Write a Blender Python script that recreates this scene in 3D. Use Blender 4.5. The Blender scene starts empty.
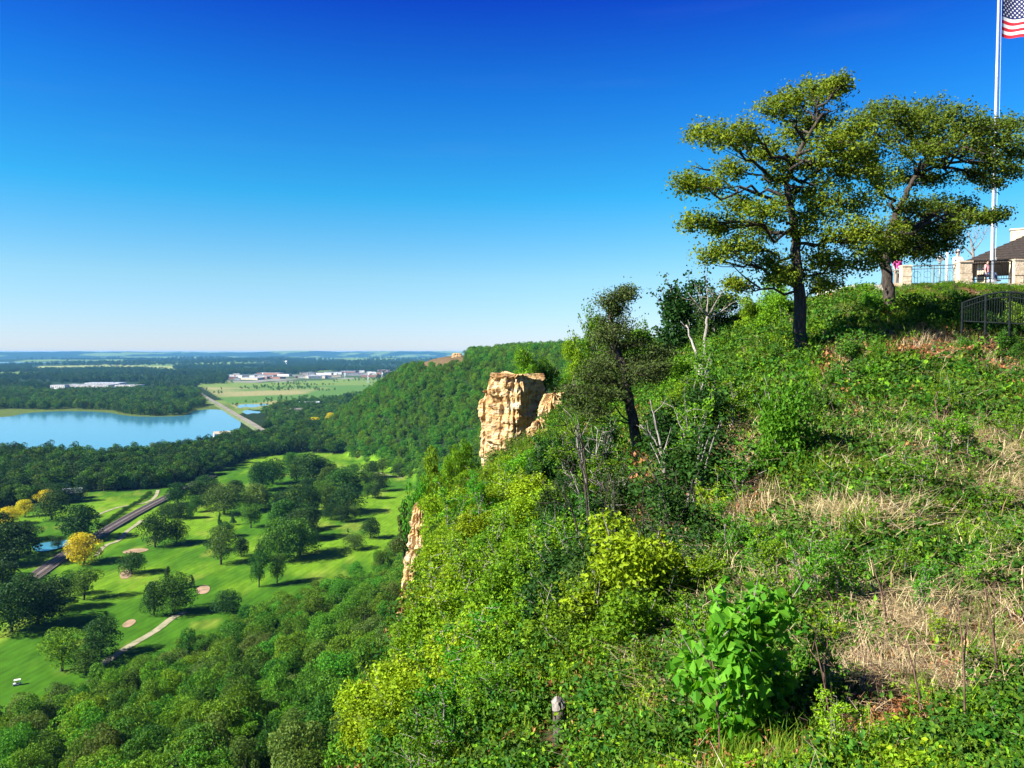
import bpy, math, random
import numpy as np
from mathutils import Vector, Matrix

R = math.radians
rng = np.random.default_rng(7)
random.seed(7)
scene = bpy.context.scene
COL = scene.collection
F = 773.0
CAMZ = 110.0
PITCH = math.atan(32 / F)
CP, SP = math.cos(PITCH), math.sin(PITCH)

# ------------------------------------------------------------------ view maths
def ray(px, py):
    v = (px - 512) / F; w = (384 - py) / F
    return np.array([v, CP + w * SP, -SP + w * CP])
def at(px, py, D):
    d = ray(px, py); t = D / d[1]
    return np.array([d[0] * t, D, CAMZ + d[2] * t])
def gp(px, py, z=0.0):
    d = ray(px, py); t = (z - CAMZ) / d[2]
    return np.array([d[0] * t, d[1] * t, z])
def project(P):
    P = np.atleast_2d(P)
    x, y, z = P[:, 0], P[:, 1], P[:, 2] - CAMZ
    dep = y * CP - z * SP; up = y * SP + z * CP
    dep = np.where(dep < .01, .01, dep)
    return 512 + F * x / dep, 384 - F * up / dep

# ------------------------------------------------------------------ noise
_T = np.random.default_rng(11).random((256, 256))
def vnoise(x, y):
    xi = np.floor(x).astype(int); yi = np.floor(y).astype(int)
    fx = x - xi; fy = y - yi
    fx = fx * fx * (3 - 2 * fx); fy = fy * fy * (3 - 2 * fy)
    a = _T[xi % 256, yi % 256]; b = _T[(xi + 1) % 256, yi % 256]
    c = _T[xi % 256, (yi + 1) % 256]; d = _T[(xi + 1) % 256, (yi + 1) % 256]
    return (a * (1 - fx) + b * fx) * (1 - fy) + (c * (1 - fx) + d * fx) * fy
def fbm(x, y, o=4):
    s = 0; a = .5; t = 0
    for k in range(o):
        s = s + a * vnoise(x * 2 ** k + 17.3 * k, y * 2 ** k + 9.1 * k); t += a; a *= .5
    return s / t
def sstep(x, a, b):
    t = np.clip((x - a) / (b - a), 0, 1); return t * t * (3 - 2 * t)
def inpoly(X, Y, poly):
    poly = np.asarray(poly, float); r = np.zeros(np.shape(X), bool); n = len(poly); j = n - 1
    for i in range(n):
        xi, yi = poly[i][:2]; xj, yj = poly[j][:2]
        c = ((yi > Y) != (yj > Y)) & (X < (xj - xi) * (Y - yi) / (yj - yi + 1e-12) + xi)
        r ^= c; j = i
    return r
def near_line(X, Y, pts):
    """distance, nearest x, nearest y, side (+ on the right of travel)"""
    best = np.full(np.shape(X), 1e18); bx = np.zeros_like(best); by = np.zeros_like(best); sd = np.zeros_like(best)
    for (x0, y0), (x1, y1) in zip(pts[:-1], pts[1:]):
        dx, dy = x1 - x0, y1 - y0; L = dx * dx + dy * dy + 1e-9
        t = np.clip(((X - x0) * dx + (Y - y0) * dy) / L, 0, 1)
        qx, qy = x0 + t * dx, y0 + t * dy
        d = (X - qx) ** 2 + (Y - qy) ** 2
        m = d < best
        s = -np.sign(dx * (Y - y0) - dy * (X - x0))
        best = np.where(m, d, best); bx = np.where(m, qx, bx); by = np.where(m, qy, by); sd = np.where(m, s, sd)
    return np.sqrt(best), bx, by, sd

# ------------------------------------------------------------------ object helpers
def mesh_np(name, V, Fq, mats=(), midx=None, smooth=False):
    """V (N,3); Fq list/array of (M,k)"""
    me = bpy.data.meshes.new(name)
    V = np.asarray(V, np.float32)
    Fs = Fq if isinstance(Fq, list) else [Fq]
    Fs = [np.asarray(f, np.int32) for f in Fs if len(f)]
    loops = np.concatenate([f.ravel() for f in Fs])
    tot = np.concatenate([np.full(len(f), f.shape[1], np.int32) for f in Fs])
    st = np.concatenate([[0], np.cumsum(tot)[:-1]]).astype(np.int32)
    me.vertices.add(len(V)); me.vertices.foreach_set('co', V.ravel())
    me.loops.add(len(loops)); me.loops.foreach_set('vertex_index', loops)
    me.polygons.add(len(tot)); me.polygons.foreach_set('loop_start', st); me.polygons.foreach_set('loop_total', tot)
    for m in mats: me.materials.append(m)
    if midx is not None: me.polygons.foreach_set('material_index', np.asarray(midx, np.int32))
    me.polygons.foreach_set('use_smooth', np.full(len(tot), bool(smooth)))
    me.update(calc_edges=True); me.validate()
    return me

class MB:
    """collects shapes into one mesh"""
    def __init__(s): s.v = []; s.q = []; s.t = []; s.qm = []; s.tm = []; s.n = 0
    def add(s, V, Q=None, T=None, m=0):
        V = np.asarray(V, float).reshape(-1, 3)
        if Q is not None and len(Q): s.q.append(np.asarray(Q) + s.n); s.qm.append(np.full(len(Q), m))
        if T is not None and len(T): s.t.append(np.asarray(T) + s.n); s.tm.append(np.full(len(T), m))
        s.v.append(V); s.n += len(V); return s
    def box(s, c, size, rz=0, m=0, taper=1.0):
        sx, sy, sz = [k / 2 for k in size]
        P = []
        for dz in (-1, 1):
            k = taper if dz > 0 else 1
            for dx, dy in ((-1, -1), (1, -1), (1, 1), (-1, 1)): P.append((dx * sx * k, dy * sy * k, dz * sz))
        P = np.array(P); ca, sa = math.cos(rz), math.sin(rz)
        X = P[:, 0] * ca - P[:, 1] * sa; Y = P[:, 0] * sa + P[:, 1] * ca
        P = np.c_[X, Y, P[:, 2]] + np.asarray(c)
        return s.add(P, [(3, 2, 1, 0), (4, 5, 6, 7), (0, 1, 5, 4), (1, 2, 6, 5), (2, 3, 7, 6), (3, 0, 4, 7)], m=m)
    def tube(s, pts, rad, n=7, m=0, jitter=0.0):
        pts = np.asarray(pts, float); k = len(pts)
        rad = np.full(k, rad) if np.isscalar(rad) else np.asarray(rad, float)
        T = np.gradient(pts, axis=0); T /= np.linalg.norm(T, axis=1)[:, None] + 1e-9
        up = np.array([0.31, 0.17, 0.94]) if abs(T[0][2]) < .8 else np.array([1., .2, .1])
        ring = []
        a = np.arange(n) * 2 * math.pi / n
        for i in range(k):
            u = np.cross(T[i], up); u /= np.linalg.norm(u) + 1e-9; w = np.cross(T[i], u)
            r = rad[i] * (1 + (rng.random(n) - .5) * jitter)
            ring.append(pts[i] + np.outer(np.cos(a) * r, u) + np.outer(np.sin(a) * r, w))
        V = np.concatenate(ring); Q = []
        for i in range(k - 1):
            for j in range(n):
                Q.append((i * n + j, i * n + (j + 1) % n, (i + 1) * n + (j + 1) % n, (i + 1) * n + j))
        c0 = len(V); V = np.vstack([V, pts[0], pts[-1]])
        Tt = [(c0, (j + 1) % n, j) for j in range(n)] + [(c0 + 1, (k - 1) * n + j, (k - 1) * n + (j + 1) % n) for j in range(n)]
        return s.add(V, Q, Tt, m=m)
    def sphere(s, c, r, nu=10, nv=7, m=0):
        r = np.array([r, r, r]) if np.isscalar(r) else np.asarray(r)
        V = []
        for j in range(1, nv):
            t = math.pi * j / nv
            for i in range(nu):
                a = 2 * math.pi * i / nu; V.append((math.sin(t) * math.cos(a), math.sin(t) * math.sin(a), math.cos(t)))
        V += [(0, 0, 1), (0, 0, -1)]; V = np.array(V) * r + np.asarray(c)
        Q = [(j * nu + i, (j + 1) * nu + i, (j + 1) * nu + (i + 1) % nu, j * nu + (i + 1) % nu) for j in range(nv - 2) for i in range(nu)]
        a, b = (nv - 1) * nu, (nv - 1) * nu + 1
        T = [(a, i, (i + 1) % nu) for i in range(nu)] + [(b, (nv - 2) * nu + (i + 1) % nu, (nv - 2) * nu + i) for i in range(nu)]
        return s.add(V, Q, T, m=m)
    def mesh(s, name, mats, smooth=False):
        fs = []; mi = []
        if s.q: fs.append(np.concatenate(s.q)); mi.append(np.concatenate(s.qm))
        if s.t: fs.append(np.concatenate(s.t)); mi.append(np.concatenate(s.tm))
        return mesh_np(name, np.concatenate(s.v), fs, mats if isinstance(mats, (list, tuple)) else [mats], np.concatenate(mi), smooth)
    def build(s, name, mats, parent=None, smooth=False, label=None):
        o = bpy.data.objects.new(name, s.mesh(name, mats, smooth)); COL.objects.link(o)
        if parent is not None: o.parent = parent
        if label: o['label'] = label
        return o

def tag(o, label=None, cat=None, group=None, kind=None):
    if label: o['label'] = label
    if cat: o['category'] = cat
    if group: o['group'] = group
    if kind: o['kind'] = kind
    return o
def empty(name, loc=(0, 0, 0), rz=0, label=None, cat=None, group=None):
    o = bpy.data.objects.new(name, None); COL.objects.link(o)
    o.location = tuple(float(k) for k in loc); o.rotation_euler = (0, 0, rz); o.empty_display_size = .1
    return tag(o, label, cat, group)
def put(name, me, parent=None, mat=None):
    o = bpy.data.objects.new(name, me); COL.objects.link(o)
    if parent is not None: o.parent = parent
    if mat is not None:
        o.material_slots[0].link = 'OBJECT'; o.material_slots[0].material = mat
    return o

# ------------------------------------------------------------------ materials
def newmat(name):
    m = bpy.data.materials.new(name); m.use_nodes = True
    nt = m.node_tree; nt.nodes.clear()
    return m, nt, nt.nodes, nt.links
def simple(name, col, rough=.7, col2=None, scale=3.0, metal=0, spec=.3, bump=0, bscale=None, detail=6, coord='Object', stretch=None, contrast=(.35, .65)):
    m, nt, N, L = newmat(name)
    out = N.new('ShaderNodeOutputMaterial'); b = N.new('ShaderNodeBsdfPrincipled')
    b.inputs['Roughness'].default_value = rough; b.inputs['Metallic'].default_value = metal
    b.inputs['Specular IOR Level'].default_value = spec
    b.inputs['Base Color'].default_value = (*col, 1)
    L.new(b.outputs[0], out.inputs[0])
    tc = N.new('ShaderNodeTexCoord'); src = tc.outputs[coord]
    if stretch:
        mp = N.new('ShaderNodeMapping'); mp.inputs['Scale'].default_value = stretch
        L.new(src, mp.inputs[0]); src = mp.outputs[0]
    if col2 is not None:
        n = N.new('ShaderNodeTexNoise'); n.inputs['Scale'].default_value = scale; n.inputs['Detail'].default_value = detail
        L.new(src, n.inputs['Vector'])
        r = N.new('ShaderNodeValToRGB'); r.color_ramp.elements[0].position = contrast[0]; r.color_ramp.elements[1].position = contrast[1]
        r.color_ramp.elements[0].color = (*col, 1); r.color_ramp.elements[1].color = (*col2, 1)
        L.new(n.outputs[0], r.inputs[0]); L.new(r.outputs[0], b.inputs['Base Color'])
    if bump:
        n2 = N.new('ShaderNodeTexNoise'); n2.inputs['Scale'].default_value = bscale or scale * 3; n2.inputs['Detail'].default_value = 8
        L.new(src, n2.inputs['Vector'])
        bp = N.new('ShaderNodeBump'); bp.inputs['Strength'].default_value = bump; bp.inputs['Distance'].default_value = .05
        L.new(n2.outputs[0], bp.inputs['Height']); L.new(bp.outputs[0], b.inputs['Normal'])
    return m
def leafmat(name, c1, c2, trans=.35, tcol=None, obj_var=.25, rough=.6, spec=.12):
    """leaf: two-tone per leaf, hue shift per plant, some light through"""
    m, nt, N, L = newmat(name)
    out = N.new('ShaderNodeOutputMaterial')
    geo = N.new('ShaderNodeNewGeometry'); oi = N.new('ShaderNodeObjectInfo')
    mx = N.new('ShaderNodeMix'); mx.data_type = 'RGBA'
    mx.inputs['A'].default_value = (*c1, 1); mx.inputs['B'].default_value = (*c2, 1)
    L.new(geo.outputs['Random Per Island'], mx.inputs['Factor'])
    hs = N.new('ShaderNodeHueSaturation')
    mr = N.new('ShaderNodeMapRange'); mr.inputs['To Min'].default_value = .5 - .014 * obj_var / .25; mr.inputs['To Max'].default_value = .5 + .03 * obj_var / .25
    mv = N.new('ShaderNodeMapRange'); mv.inputs['To Min'].default_value = 1 - obj_var * .9; mv.inputs['To Max'].default_value = 1 + obj_var * 1.3
    mul = N.new('ShaderNodeMath'); mul.operation = 'MULTIPLY'; mul.inputs[1].default_value = 7.31
    fr = N.new('ShaderNodeMath'); fr.operation = 'FRACT'
    L.new(oi.outputs['Random'], mr.inputs['Value']); L.new(oi.outputs['Random'], mul.inputs[0]); L.new(mul.outputs[0], fr.inputs[0]); L.new(fr.outputs[0], mv.inputs['Value'])
    L.new(mr.outputs[0], hs.inputs['Hue']); L.new(mv.outputs[0], hs.inputs['Value']); L.new(mx.outputs['Result'], hs.inputs['Color'])
    b = N.new('ShaderNodeBsdfPrincipled'); b.inputs['Roughness'].default_value = rough; b.inputs['Specular IOR Level'].default_value = spec
    L.new(hs.outputs[0], b.inputs['Base Color'])
    t = N.new('ShaderNodeBsdfTranslucent')
    g = N.new('ShaderNodeMix'); g.data_type = 'RGBA'; g.blend_type = 'MULTIPLY'; g.inputs['Factor'].default_value = 1
    g.inputs['B'].default_value = (*(tcol or (1.7, 1.5, .5)), 1); L.new(hs.outputs[0], g.inputs['A']); L.new(g.outputs['Result'], t.inputs[0])
    ms = N.new('ShaderNodeMixShader'); ms.inputs[0].default_value = trans
    L.new(b.outputs[0], ms.inputs[1]); L.new(t.outputs[0], ms.inputs[2]); L.new(ms.outputs[0], out.inputs[0])
    return m

M = {}
M['bark'] = simple('bark', (.02, .016, .013), .9, (.075, .06, .048), 6, bump=.8, bscale=14, stretch=(3, 3, .6))
M['bark_grey'] = simple('bark_grey', (.16, .14, .12), .9, (.34, .31, .28), 5, bump=.6, bscale=18, stretch=(4, 4, .5))
M['deadwood'] = simple('deadwood', (.30, .27, .23), .85, (.55, .51, .46), 6, bump=.6, bscale=22, stretch=(5, 5, .4))
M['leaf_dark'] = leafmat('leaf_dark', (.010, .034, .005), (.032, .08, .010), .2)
M['leaf_mid'] = leafmat('leaf_mid', (.020, .065, .005), (.08, .165, .012), .2)
M['leaf_wood'] = leafmat('leaf_wood', (.030, .090, .005), (.115, .24, .012), .22, obj_var=.3)
M['leaf_lime'] = leafmat('leaf_lime', (.10, .19, .006), (.26, .39, .012), .32, obj_var=.2)
M['leaf_bright'] = leafmat('leaf_bright', (.040, .115, .005), (.165, .29, .010), .28, obj_var=.25)
M['leaf_big'] = leafmat('leaf_big', (.05, .18, .010), (.12, .30, .020), .42, obj_var=.15)
M['leaf_oak'] = leafmat('leaf_oak', (.06, .12, .008), (.22, .28, .018), .36, obj_var=.05)
M['leaf_oak_dark'] = leafmat('leaf_oak_dark', (.035, .075, .006), (.14, .19, .014), .3, obj_var=.05)
M['leaf_olive'] = leafmat('leaf_olive', (.05, .10, .015), (.12, .17, .03), .28, obj_var=.2)
M['leaf_yellow'] = leafmat('leaf_yellow', (.42, .36, .008), (.70, .60, .015), .3, tcol=(1.2, 1.1, .6), obj_var=.1)
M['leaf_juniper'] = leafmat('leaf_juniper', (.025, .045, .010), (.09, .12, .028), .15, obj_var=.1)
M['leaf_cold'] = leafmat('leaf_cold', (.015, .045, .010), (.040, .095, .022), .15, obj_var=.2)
M['grass'] = leafmat('grass', (.045, .10, .006), (.16, .24, .018), .28, obj_var=.3)
M['dry'] = leafmat('dry', (.30, .22, .11), (.58, .47, .29), .25, tcol=(1.2, 1.1, .9), obj_var=.25)
M['litter'] = leafmat('litter', (.12, .045, .016), (.34, .15, .065), .1, tcol=(1.1, 1, .9), obj_var=.2)
M['white_paint'] = simple('white_paint', (.78, .78, .77), .4, (.66, .66, .65), 4)
M['steel'] = simple('steel', (.62, .64, .66), .38, (.5, .52, .54), 8, metal=.55)
M['rail_metal'] = simple('rail_metal', (.10, .14, .14), .5, (.20, .25, .25), 9, metal=.4)
M['dark_metal'] = simple('dark_metal', (.004, .007, .008), .7, (.012, .017, .018), 9, spec=.1)
M['shingle'] = simple('shingle', (.018, .014, .012), .9, (.055, .043, .036), 7, bump=.6, bscale=16, stretch=(1, 1, 6))
M['stone'] = simple('stone', (.46, .36, .24), .9, (.66, .56, .42), 5, bump=.5, bscale=12)
M['dark_wood'] = simple('dark_wood', (.035, .026, .02), .8, (.07, .05, .04), 6)
M['glass'] = simple('glass', (.02, .03, .035), .12, spec=.8)
M['concrete'] = simple('concrete', (.38, .36, .33), .9, (.52, .50, .46), .4)
M['roof_pale'] = simple('roof_pale', (.20, .22, .24), .7, (.32, .33, .34), .05)
M['roof_dark'] = simple('roof_dark', (.10, .095, .09), .85, (.17, .16, .15), .3)
M['roof_blue'] = simple('roof_blue', (.30, .36, .44), .7, (.42, .48, .56), .3)
M['wall_white'] = simple('wall_white', (.32, .32, .30), .8, (.74, .73, .71), .3)
M['wall_tan'] = simple('wall_tan', (.40, .33, .25), .85, (.50, .42, .33), .3)
M['brick'] = simple('brick', (.22, .10, .07), .9, (.32, .16, .11), .5)
M['rubber'] = simple('rubber', (.02, .02, .02), .8)
M['ballast'] = simple('ballast', (.08, .065, .06), .95, (.17, .14, .13), 1.2, detail=10)
M['rail'] = simple('rail', (.38, .34, .33), .35, metal=.8)
M['sleeper'] = simple('sleeper', (.05, .035, .03), .9)
M['asphalt'] = simple('asphalt', (.13, .125, .10), .9, (.22, .20, .16), .05)
M['path'] = simple('path', (.17, .18, .09), .95, (.32, .29, .19), .3)
M['sand'] = simple('sand', (.20, .15, .08), .95, (.34, .23, .15), .25)
M['skin'] = simple('skin', (.55, .33, .24), .55)
M['post'] = simple('post', (.035, .028, .022), .9, (.14, .12, .10), 9, bump=.7, bscale=30, stretch=(4, 4, .5))

def water_mat(name, deep, rough, bump):
    m, nt, N, L = newmat(name)
    out = N.new('ShaderNodeOutputMaterial'); b = N.new('ShaderNodeBsdfPrincipled')
    b.inputs['Base Color'].default_value = (*deep, 1); b.inputs['Roughness'].default_value = rough; b.inputs['IOR'].default_value = 1.33
    b.inputs['Specular IOR Level'].default_value = .6
    tc = N.new('ShaderNodeTexCoord'); n = N.new('ShaderNodeTexNoise'); n.inputs['Scale'].default_value = .15; n.inputs['Detail'].default_value = 6
    L.new(tc.outputs['Object'], n.inputs['Vector']); bp = N.new('ShaderNodeBump'); bp.inputs['Strength'].default_value = bump; bp.inputs['Distance'].default_value = .3
    L.new(n.outputs[0], bp.inputs['Height']); L.new(bp.outputs[0], b.inputs['Normal']); L.new(b.outputs[0], out.inputs[0])
    return m
M['water'] = water_mat('water', (.05, .20, .30), .10, .10)

def rock_mat():
    m, nt, N, L = newmat('limestone')
    out = N.new('ShaderNodeOutputMaterial'); b = N.new('ShaderNodeBsdfPrincipled'); b.inputs['Roughness'].default_value = .95; b.inputs['Specular IOR Level'].default_value = .15
    tc = N.new('ShaderNodeTexCoord')
    mp = N.new('ShaderNodeMapping'); mp.inputs['Scale'].default_value = (.5, .5, 2.6); L.new(tc.outputs['Object'], mp.inputs[0])
    n = N.new('ShaderNodeTexNoise'); n.inputs['Scale'].default_value = .9; n.inputs['Detail'].default_value = 9; n.inputs['Roughness'].default_value = .65; L.new(mp.outputs[0], n.inputs['Vector'])
    r = N.new('ShaderNodeValToRGB'); cr = r.color_ramp
    cr.elements[0].position = .3; cr.elements[0].color = (.36, .19, .065, 1); cr.elements[1].position = .68; cr.elements[1].color = (.60, .50, .34, 1)
    e = cr.elements.new(.48); e.color = (.50, .33, .15, 1)
    L.new(n.outputs[0], r.inputs[0])
    n2 = N.new('ShaderNodeTexNoise'); n2.inputs['Scale'].default_value = 2.2; n2.inputs['Detail'].default_value = 8; L.new(tc.outputs['Object'], n2.inputs['Vector'])
    r2 = N.new('ShaderNodeValToRGB'); r2.color_ramp.elements[0].position = .36; r2.color_ramp.elements[0].color = (.35, .30, .26, 1); r2.color_ramp.elements[1].position = .5; r2.color_ramp.elements[1].color = (1, 1, 1, 1)
    L.new(n2.outputs[0], r2.inputs[0])
    mx = N.new('ShaderNodeMix'); mx.data_type = 'RGBA'; mx.blend_type = 'MULTIPLY'; mx.inputs['Factor'].default_value = .8
    L.new(r.outputs[0], mx.inputs['A']); L.new(r2.outputs[0], mx.inputs['B']); L.new(mx.outputs['Result'], b.inputs['Base Color'])
    bp = N.new('ShaderNodeBump'); bp.inputs['Strength'].default_value = .9; bp.inputs['Distance'].default_value = .15
    n3 = N.new('ShaderNodeTexNoise'); n3.inputs['Scale'].default_value = 3; n3.inputs['Detail'].default_value = 10
    mp3 = N.new('ShaderNodeMapping'); mp3.inputs['Scale'].default_value = (1, 1, 2.5); L.new(tc.outputs['Object'], mp3.inputs[0]); L.new(mp3.outputs[0], n3.inputs['Vector'])
    L.new(n3.outputs[0], bp.inputs['Height']); L.new(bp.outputs[0], b.inputs['Normal']); L.new(b.outputs[0], out.inputs[0])
    return m
M['rock'] = rock_mat()

# ------------------------------------------------------------------ terrain functions
# foot of the bluff on the plain; the high ground lies on its right
FOOT = [(-420, -900), (-300, -200), (-240, 0), (-185, 150)] + [tuple(gp(px, py)[:2]) for px, py in
        ((-20, 745), (110, 700), (170, 668), (225, 642), (300, 612), (352, 590), (398, 552), (412, 520), (418, 485), (392, 472), (350, 458), (322, 440), (318, 431))] + \
       [(-262, 1160), (-190, 1270), (-60, 1340), (200, 1450), (900, 1700), (3000, 2000)]
def ground_h(X, Y):
    X = np.asarray(X, float); Y = np.asarray(Y, float)
    d, _, _, s = near_line(X, Y, FOOT)
    s = d * s
    far = sstep(Y, 430, 640)
    # gentle wooded talus near the cliff, steep wooded ridge farther on
    talus = np.where(s > 0, 0.26 * s + 0.00025 * s * s, 0)
    talus = np.minimum(talus, 52 + .12 * np.maximum(s - 150, 0))
    top = 105 + 5 * (fbm(X / 130, Y / 130, 3) - .5) + 6 * sstep(X, -60, 40)
    ridge = np.where(s > 0, 0.74 * s, 0)
    k = 14.0
    ridge = -k * np.log(np.exp(-np.clip(ridge, 0, 400) / k) + np.exp(-top / k)) + k * math.log(1 + math.exp(-111 / k)) * 0
    ridge = np.where(s > 0, np.maximum(ridge, 0), 0)
    ridge = ridge + np.where(s > 15, 14 * (fbm(X / 70, Y / 70, 3) - .5) * sstep(s, 15, 60), 0) * (1 - sstep(ridge, 90, 108))
    h = talus * (1 - far) + ridge * far
    # far hills across the valley
    dd = np.hypot(X, Y); px = np.where(Y > 1, 512 + F * X / np.maximum(Y, 1), 2000)
    hill = 96 + 34 * (fbm(px / 60 + 3, dd / 4000, 4) - .35) + 10 * sstep(px, 240, 300)
    h = h + hill * sstep(dd, 15500, 18500)
    mid = 22 * sstep(fbm(X / 900, Y / 900, 3), .52, .75) * sstep(dd, 6500, 9000)
    h = h + mid
    # undulating golf course
    golf = (s < 5) & (dd < 800)
    h = h + np.where(golf, 1.8 * sstep(-dd, -800, -700) * (fbm(X / 38, Y / 38, 2) - .5) * sstep(-s, -5, 25), 0)
    return h

# top of the bluff, where the photographer stands
def cp(px, py, D): return tuple(at(px, py, D))
CTRL = [cp(1024, 768, 4), cp(1024, 660, 6.2), cp(1024, 560, 9), cp(1024, 480, 12.5), cp(1024, 420, 18), cp(1024, 360, 25), cp(1024, 325, 31), cp(1010, 290, 39), cp(960, 286, 39), cp(905, 288, 39),
        cp(890, 316, 30), cp(802, 360, 25), cp(860, 400, 18.5), cp(800, 470, 13), cp(745, 325, 42), cp(790, 315, 40), cp(700, 345, 44), cp(650, 368, 46), cp(600, 385, 50),
        cp(575, 398, 54), cp(505, 475, 56), cp(530, 440, 64), cp(700, 475, 17), cp(640, 480, 20), cp(760, 420, 19), cp(700, 410, 27), cp(900, 640, 6.5), cp(780, 700, 5.2), cp(560, 765, 5.5), cp(700, 600, 8.5),
        cp(560, 620, 12), cp(560, 520, 25), cp(430, 640, 16), cp(395, 768, 9), cp(440, 540, 30), cp(470, 490, 46), cp(520, 490, 40),
        (0, 0, CAMZ - 1.65), (2.5, 0, CAMZ - 1.3), (-.8, 3, CAMZ - 2.6), (1.2, 3, CAMZ - 1.9), (5, 0, CAMZ - .8), (0, -10, CAMZ - 1.2), (15, -10, CAMZ + 1), (40, 0, CAMZ + 2.0), (45, 40, CAMZ + 2.4), (30, 60, CAMZ + 1.8), (27, 46, CAMZ + 2.5), (22, 44, CAMZ + 2.3), (35, 44, CAMZ + 2.5), (30, 50, CAMZ + 2.3), (38, 52, CAMZ + 2.2),
        (20, 65, CAMZ + 1.2), (60, 80, CAMZ + 1.5), (150, 100, CAMZ + 1), (150, -50, CAMZ + 4), (0, -60, CAMZ)]
CTRL = np.array(CTRL)
def _tps():
    n = len(CTRL); X = CTRL[:, :2]
    r = np.linalg.norm(X[:, None] - X[None], axis=2)
    K = np.where(r > 0, r * r * np.log(r + 1e-9), 0) + np.eye(n) * .15
    P = np.c_[np.ones(n), X]
    A = np.block([[K, P], [P.T, np.zeros((3, 3))]])
    return np.linalg.solve(A, np.r_[CTRL[:, 2], 0, 0, 0])
TW = _tps()
def tps(x, y):
    x = np.asarray(x, float); y = np.asarray(y, float); s = TW[-3] + TW[-2] * x + TW[-1] * y
    for i in range(len(CTRL)):
        r2 = (x - CTRL[i, 0]) ** 2 + (y - CTRL[i, 1]) ** 2
        s = s + TW[i] * .5 * r2 * np.log(r2 + 1e-9)
    return s
EDGE = [(-1.4, -60), (-1.3, -2), (-1.0, 3), (-1.3, 6), (-1.7, 10), (-2.2, 18), (-2.6, 28), (-3.6, 40), (-3.4, 48), (-2.2, 54), (-1, 60), (6, 68), (20, 78), (50, 105), (90, 140), (170, 150), (170, -60), (-1.4, -60)]
def hill_h(X, Y):
    X = np.asarray(X, float); Y = np.asarray(Y, float)
    ins = inpoly(X, Y, EDGE)
    d, bx, by, _ = near_line(X, Y, EDGE)
    d = np.where(ins, 0, d)
    z = tps(np.where(ins, X, bx), np.where(ins, Y, by))
    dd = np.hypot(X, Y)
    z = z + (fbm(X * .6, Y * .6, 4) - .5) * .7 * sstep(dd, 3, 15) * (1 - .85 * sstep(dd, 34, 42) * (X > 14)) + (fbm(X * 2.5, Y * 2.5, 3) - .5) * .16
    rough = (fbm(X / 2.3 + Y / 3.1, Y / 2.3 + 40, 3) - .5) * 1.8
    z = z - np.maximum(d * 4.5 + rough * sstep(d, 0, 2), 0) + .0
    return np.maximum(z, 30)
def hit_hill(px, py, d0=2.5, d1=75):
    """first point of the bluff top seen through a pixel"""
    D = np.exp(np.linspace(math.log(d0), math.log(d1), 700)); d = ray(px, py)
    X = d[0] / d[1] * D; Y = D; Z = CAMZ + d[2] / d[1] * D
    H = hill_h(X, Y); m = np.nonzero(Z < H)[0]
    if len(m) == 0: return None
    i = m[0]; return np.array([X[i], Y[i], H[i]])
def hit_ground(px, py):
    D = np.exp(np.linspace(math.log(80), math.log(20000), 1500)); d = ray(px, py)
    X = d[0] / d[1] * D; Z = CAMZ + d[2] / d[1] * D; H = ground_h(X, D)
    m = np.nonzero(Z < H)[0]
    if len(m) == 0: return None
    i = m[0]; return np.array([X[i], D[i], H[i]])

LAKE = [(-260, 425), (-120, 421), (6, 417), (14, 416), (25, 413), (63, 411), (107, 412), (125, 416), (152, 417), (188, 416), (191, 411), (212, 409), (229, 411), (243, 420), (236, 436), (205, 446), (150, 452), (100, 458), (46, 455), (0, 455), (-200, 470)]
GOLF = [(-160, 520), (30, 506), (60, 494), (150, 490), (196, 480), (250, 458), (300, 452), (360, 455), (430, 462), (440, 500), (430, 560), (300, 620), (160, 680), (0, 800), (-300, 900)]
MARSH = [(195, 383), (300, 381), (430, 376), (400, 390), (350, 401), (330, 408), (270, 411), (236, 408)]
def gpoly(P): return [tuple(gp(*p)[:2]) for p in P]
G_LAKE, G_GOLF, G_MARSH = gpoly(LAKE), gpoly(GOLF), gpoly(MARSH)

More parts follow.
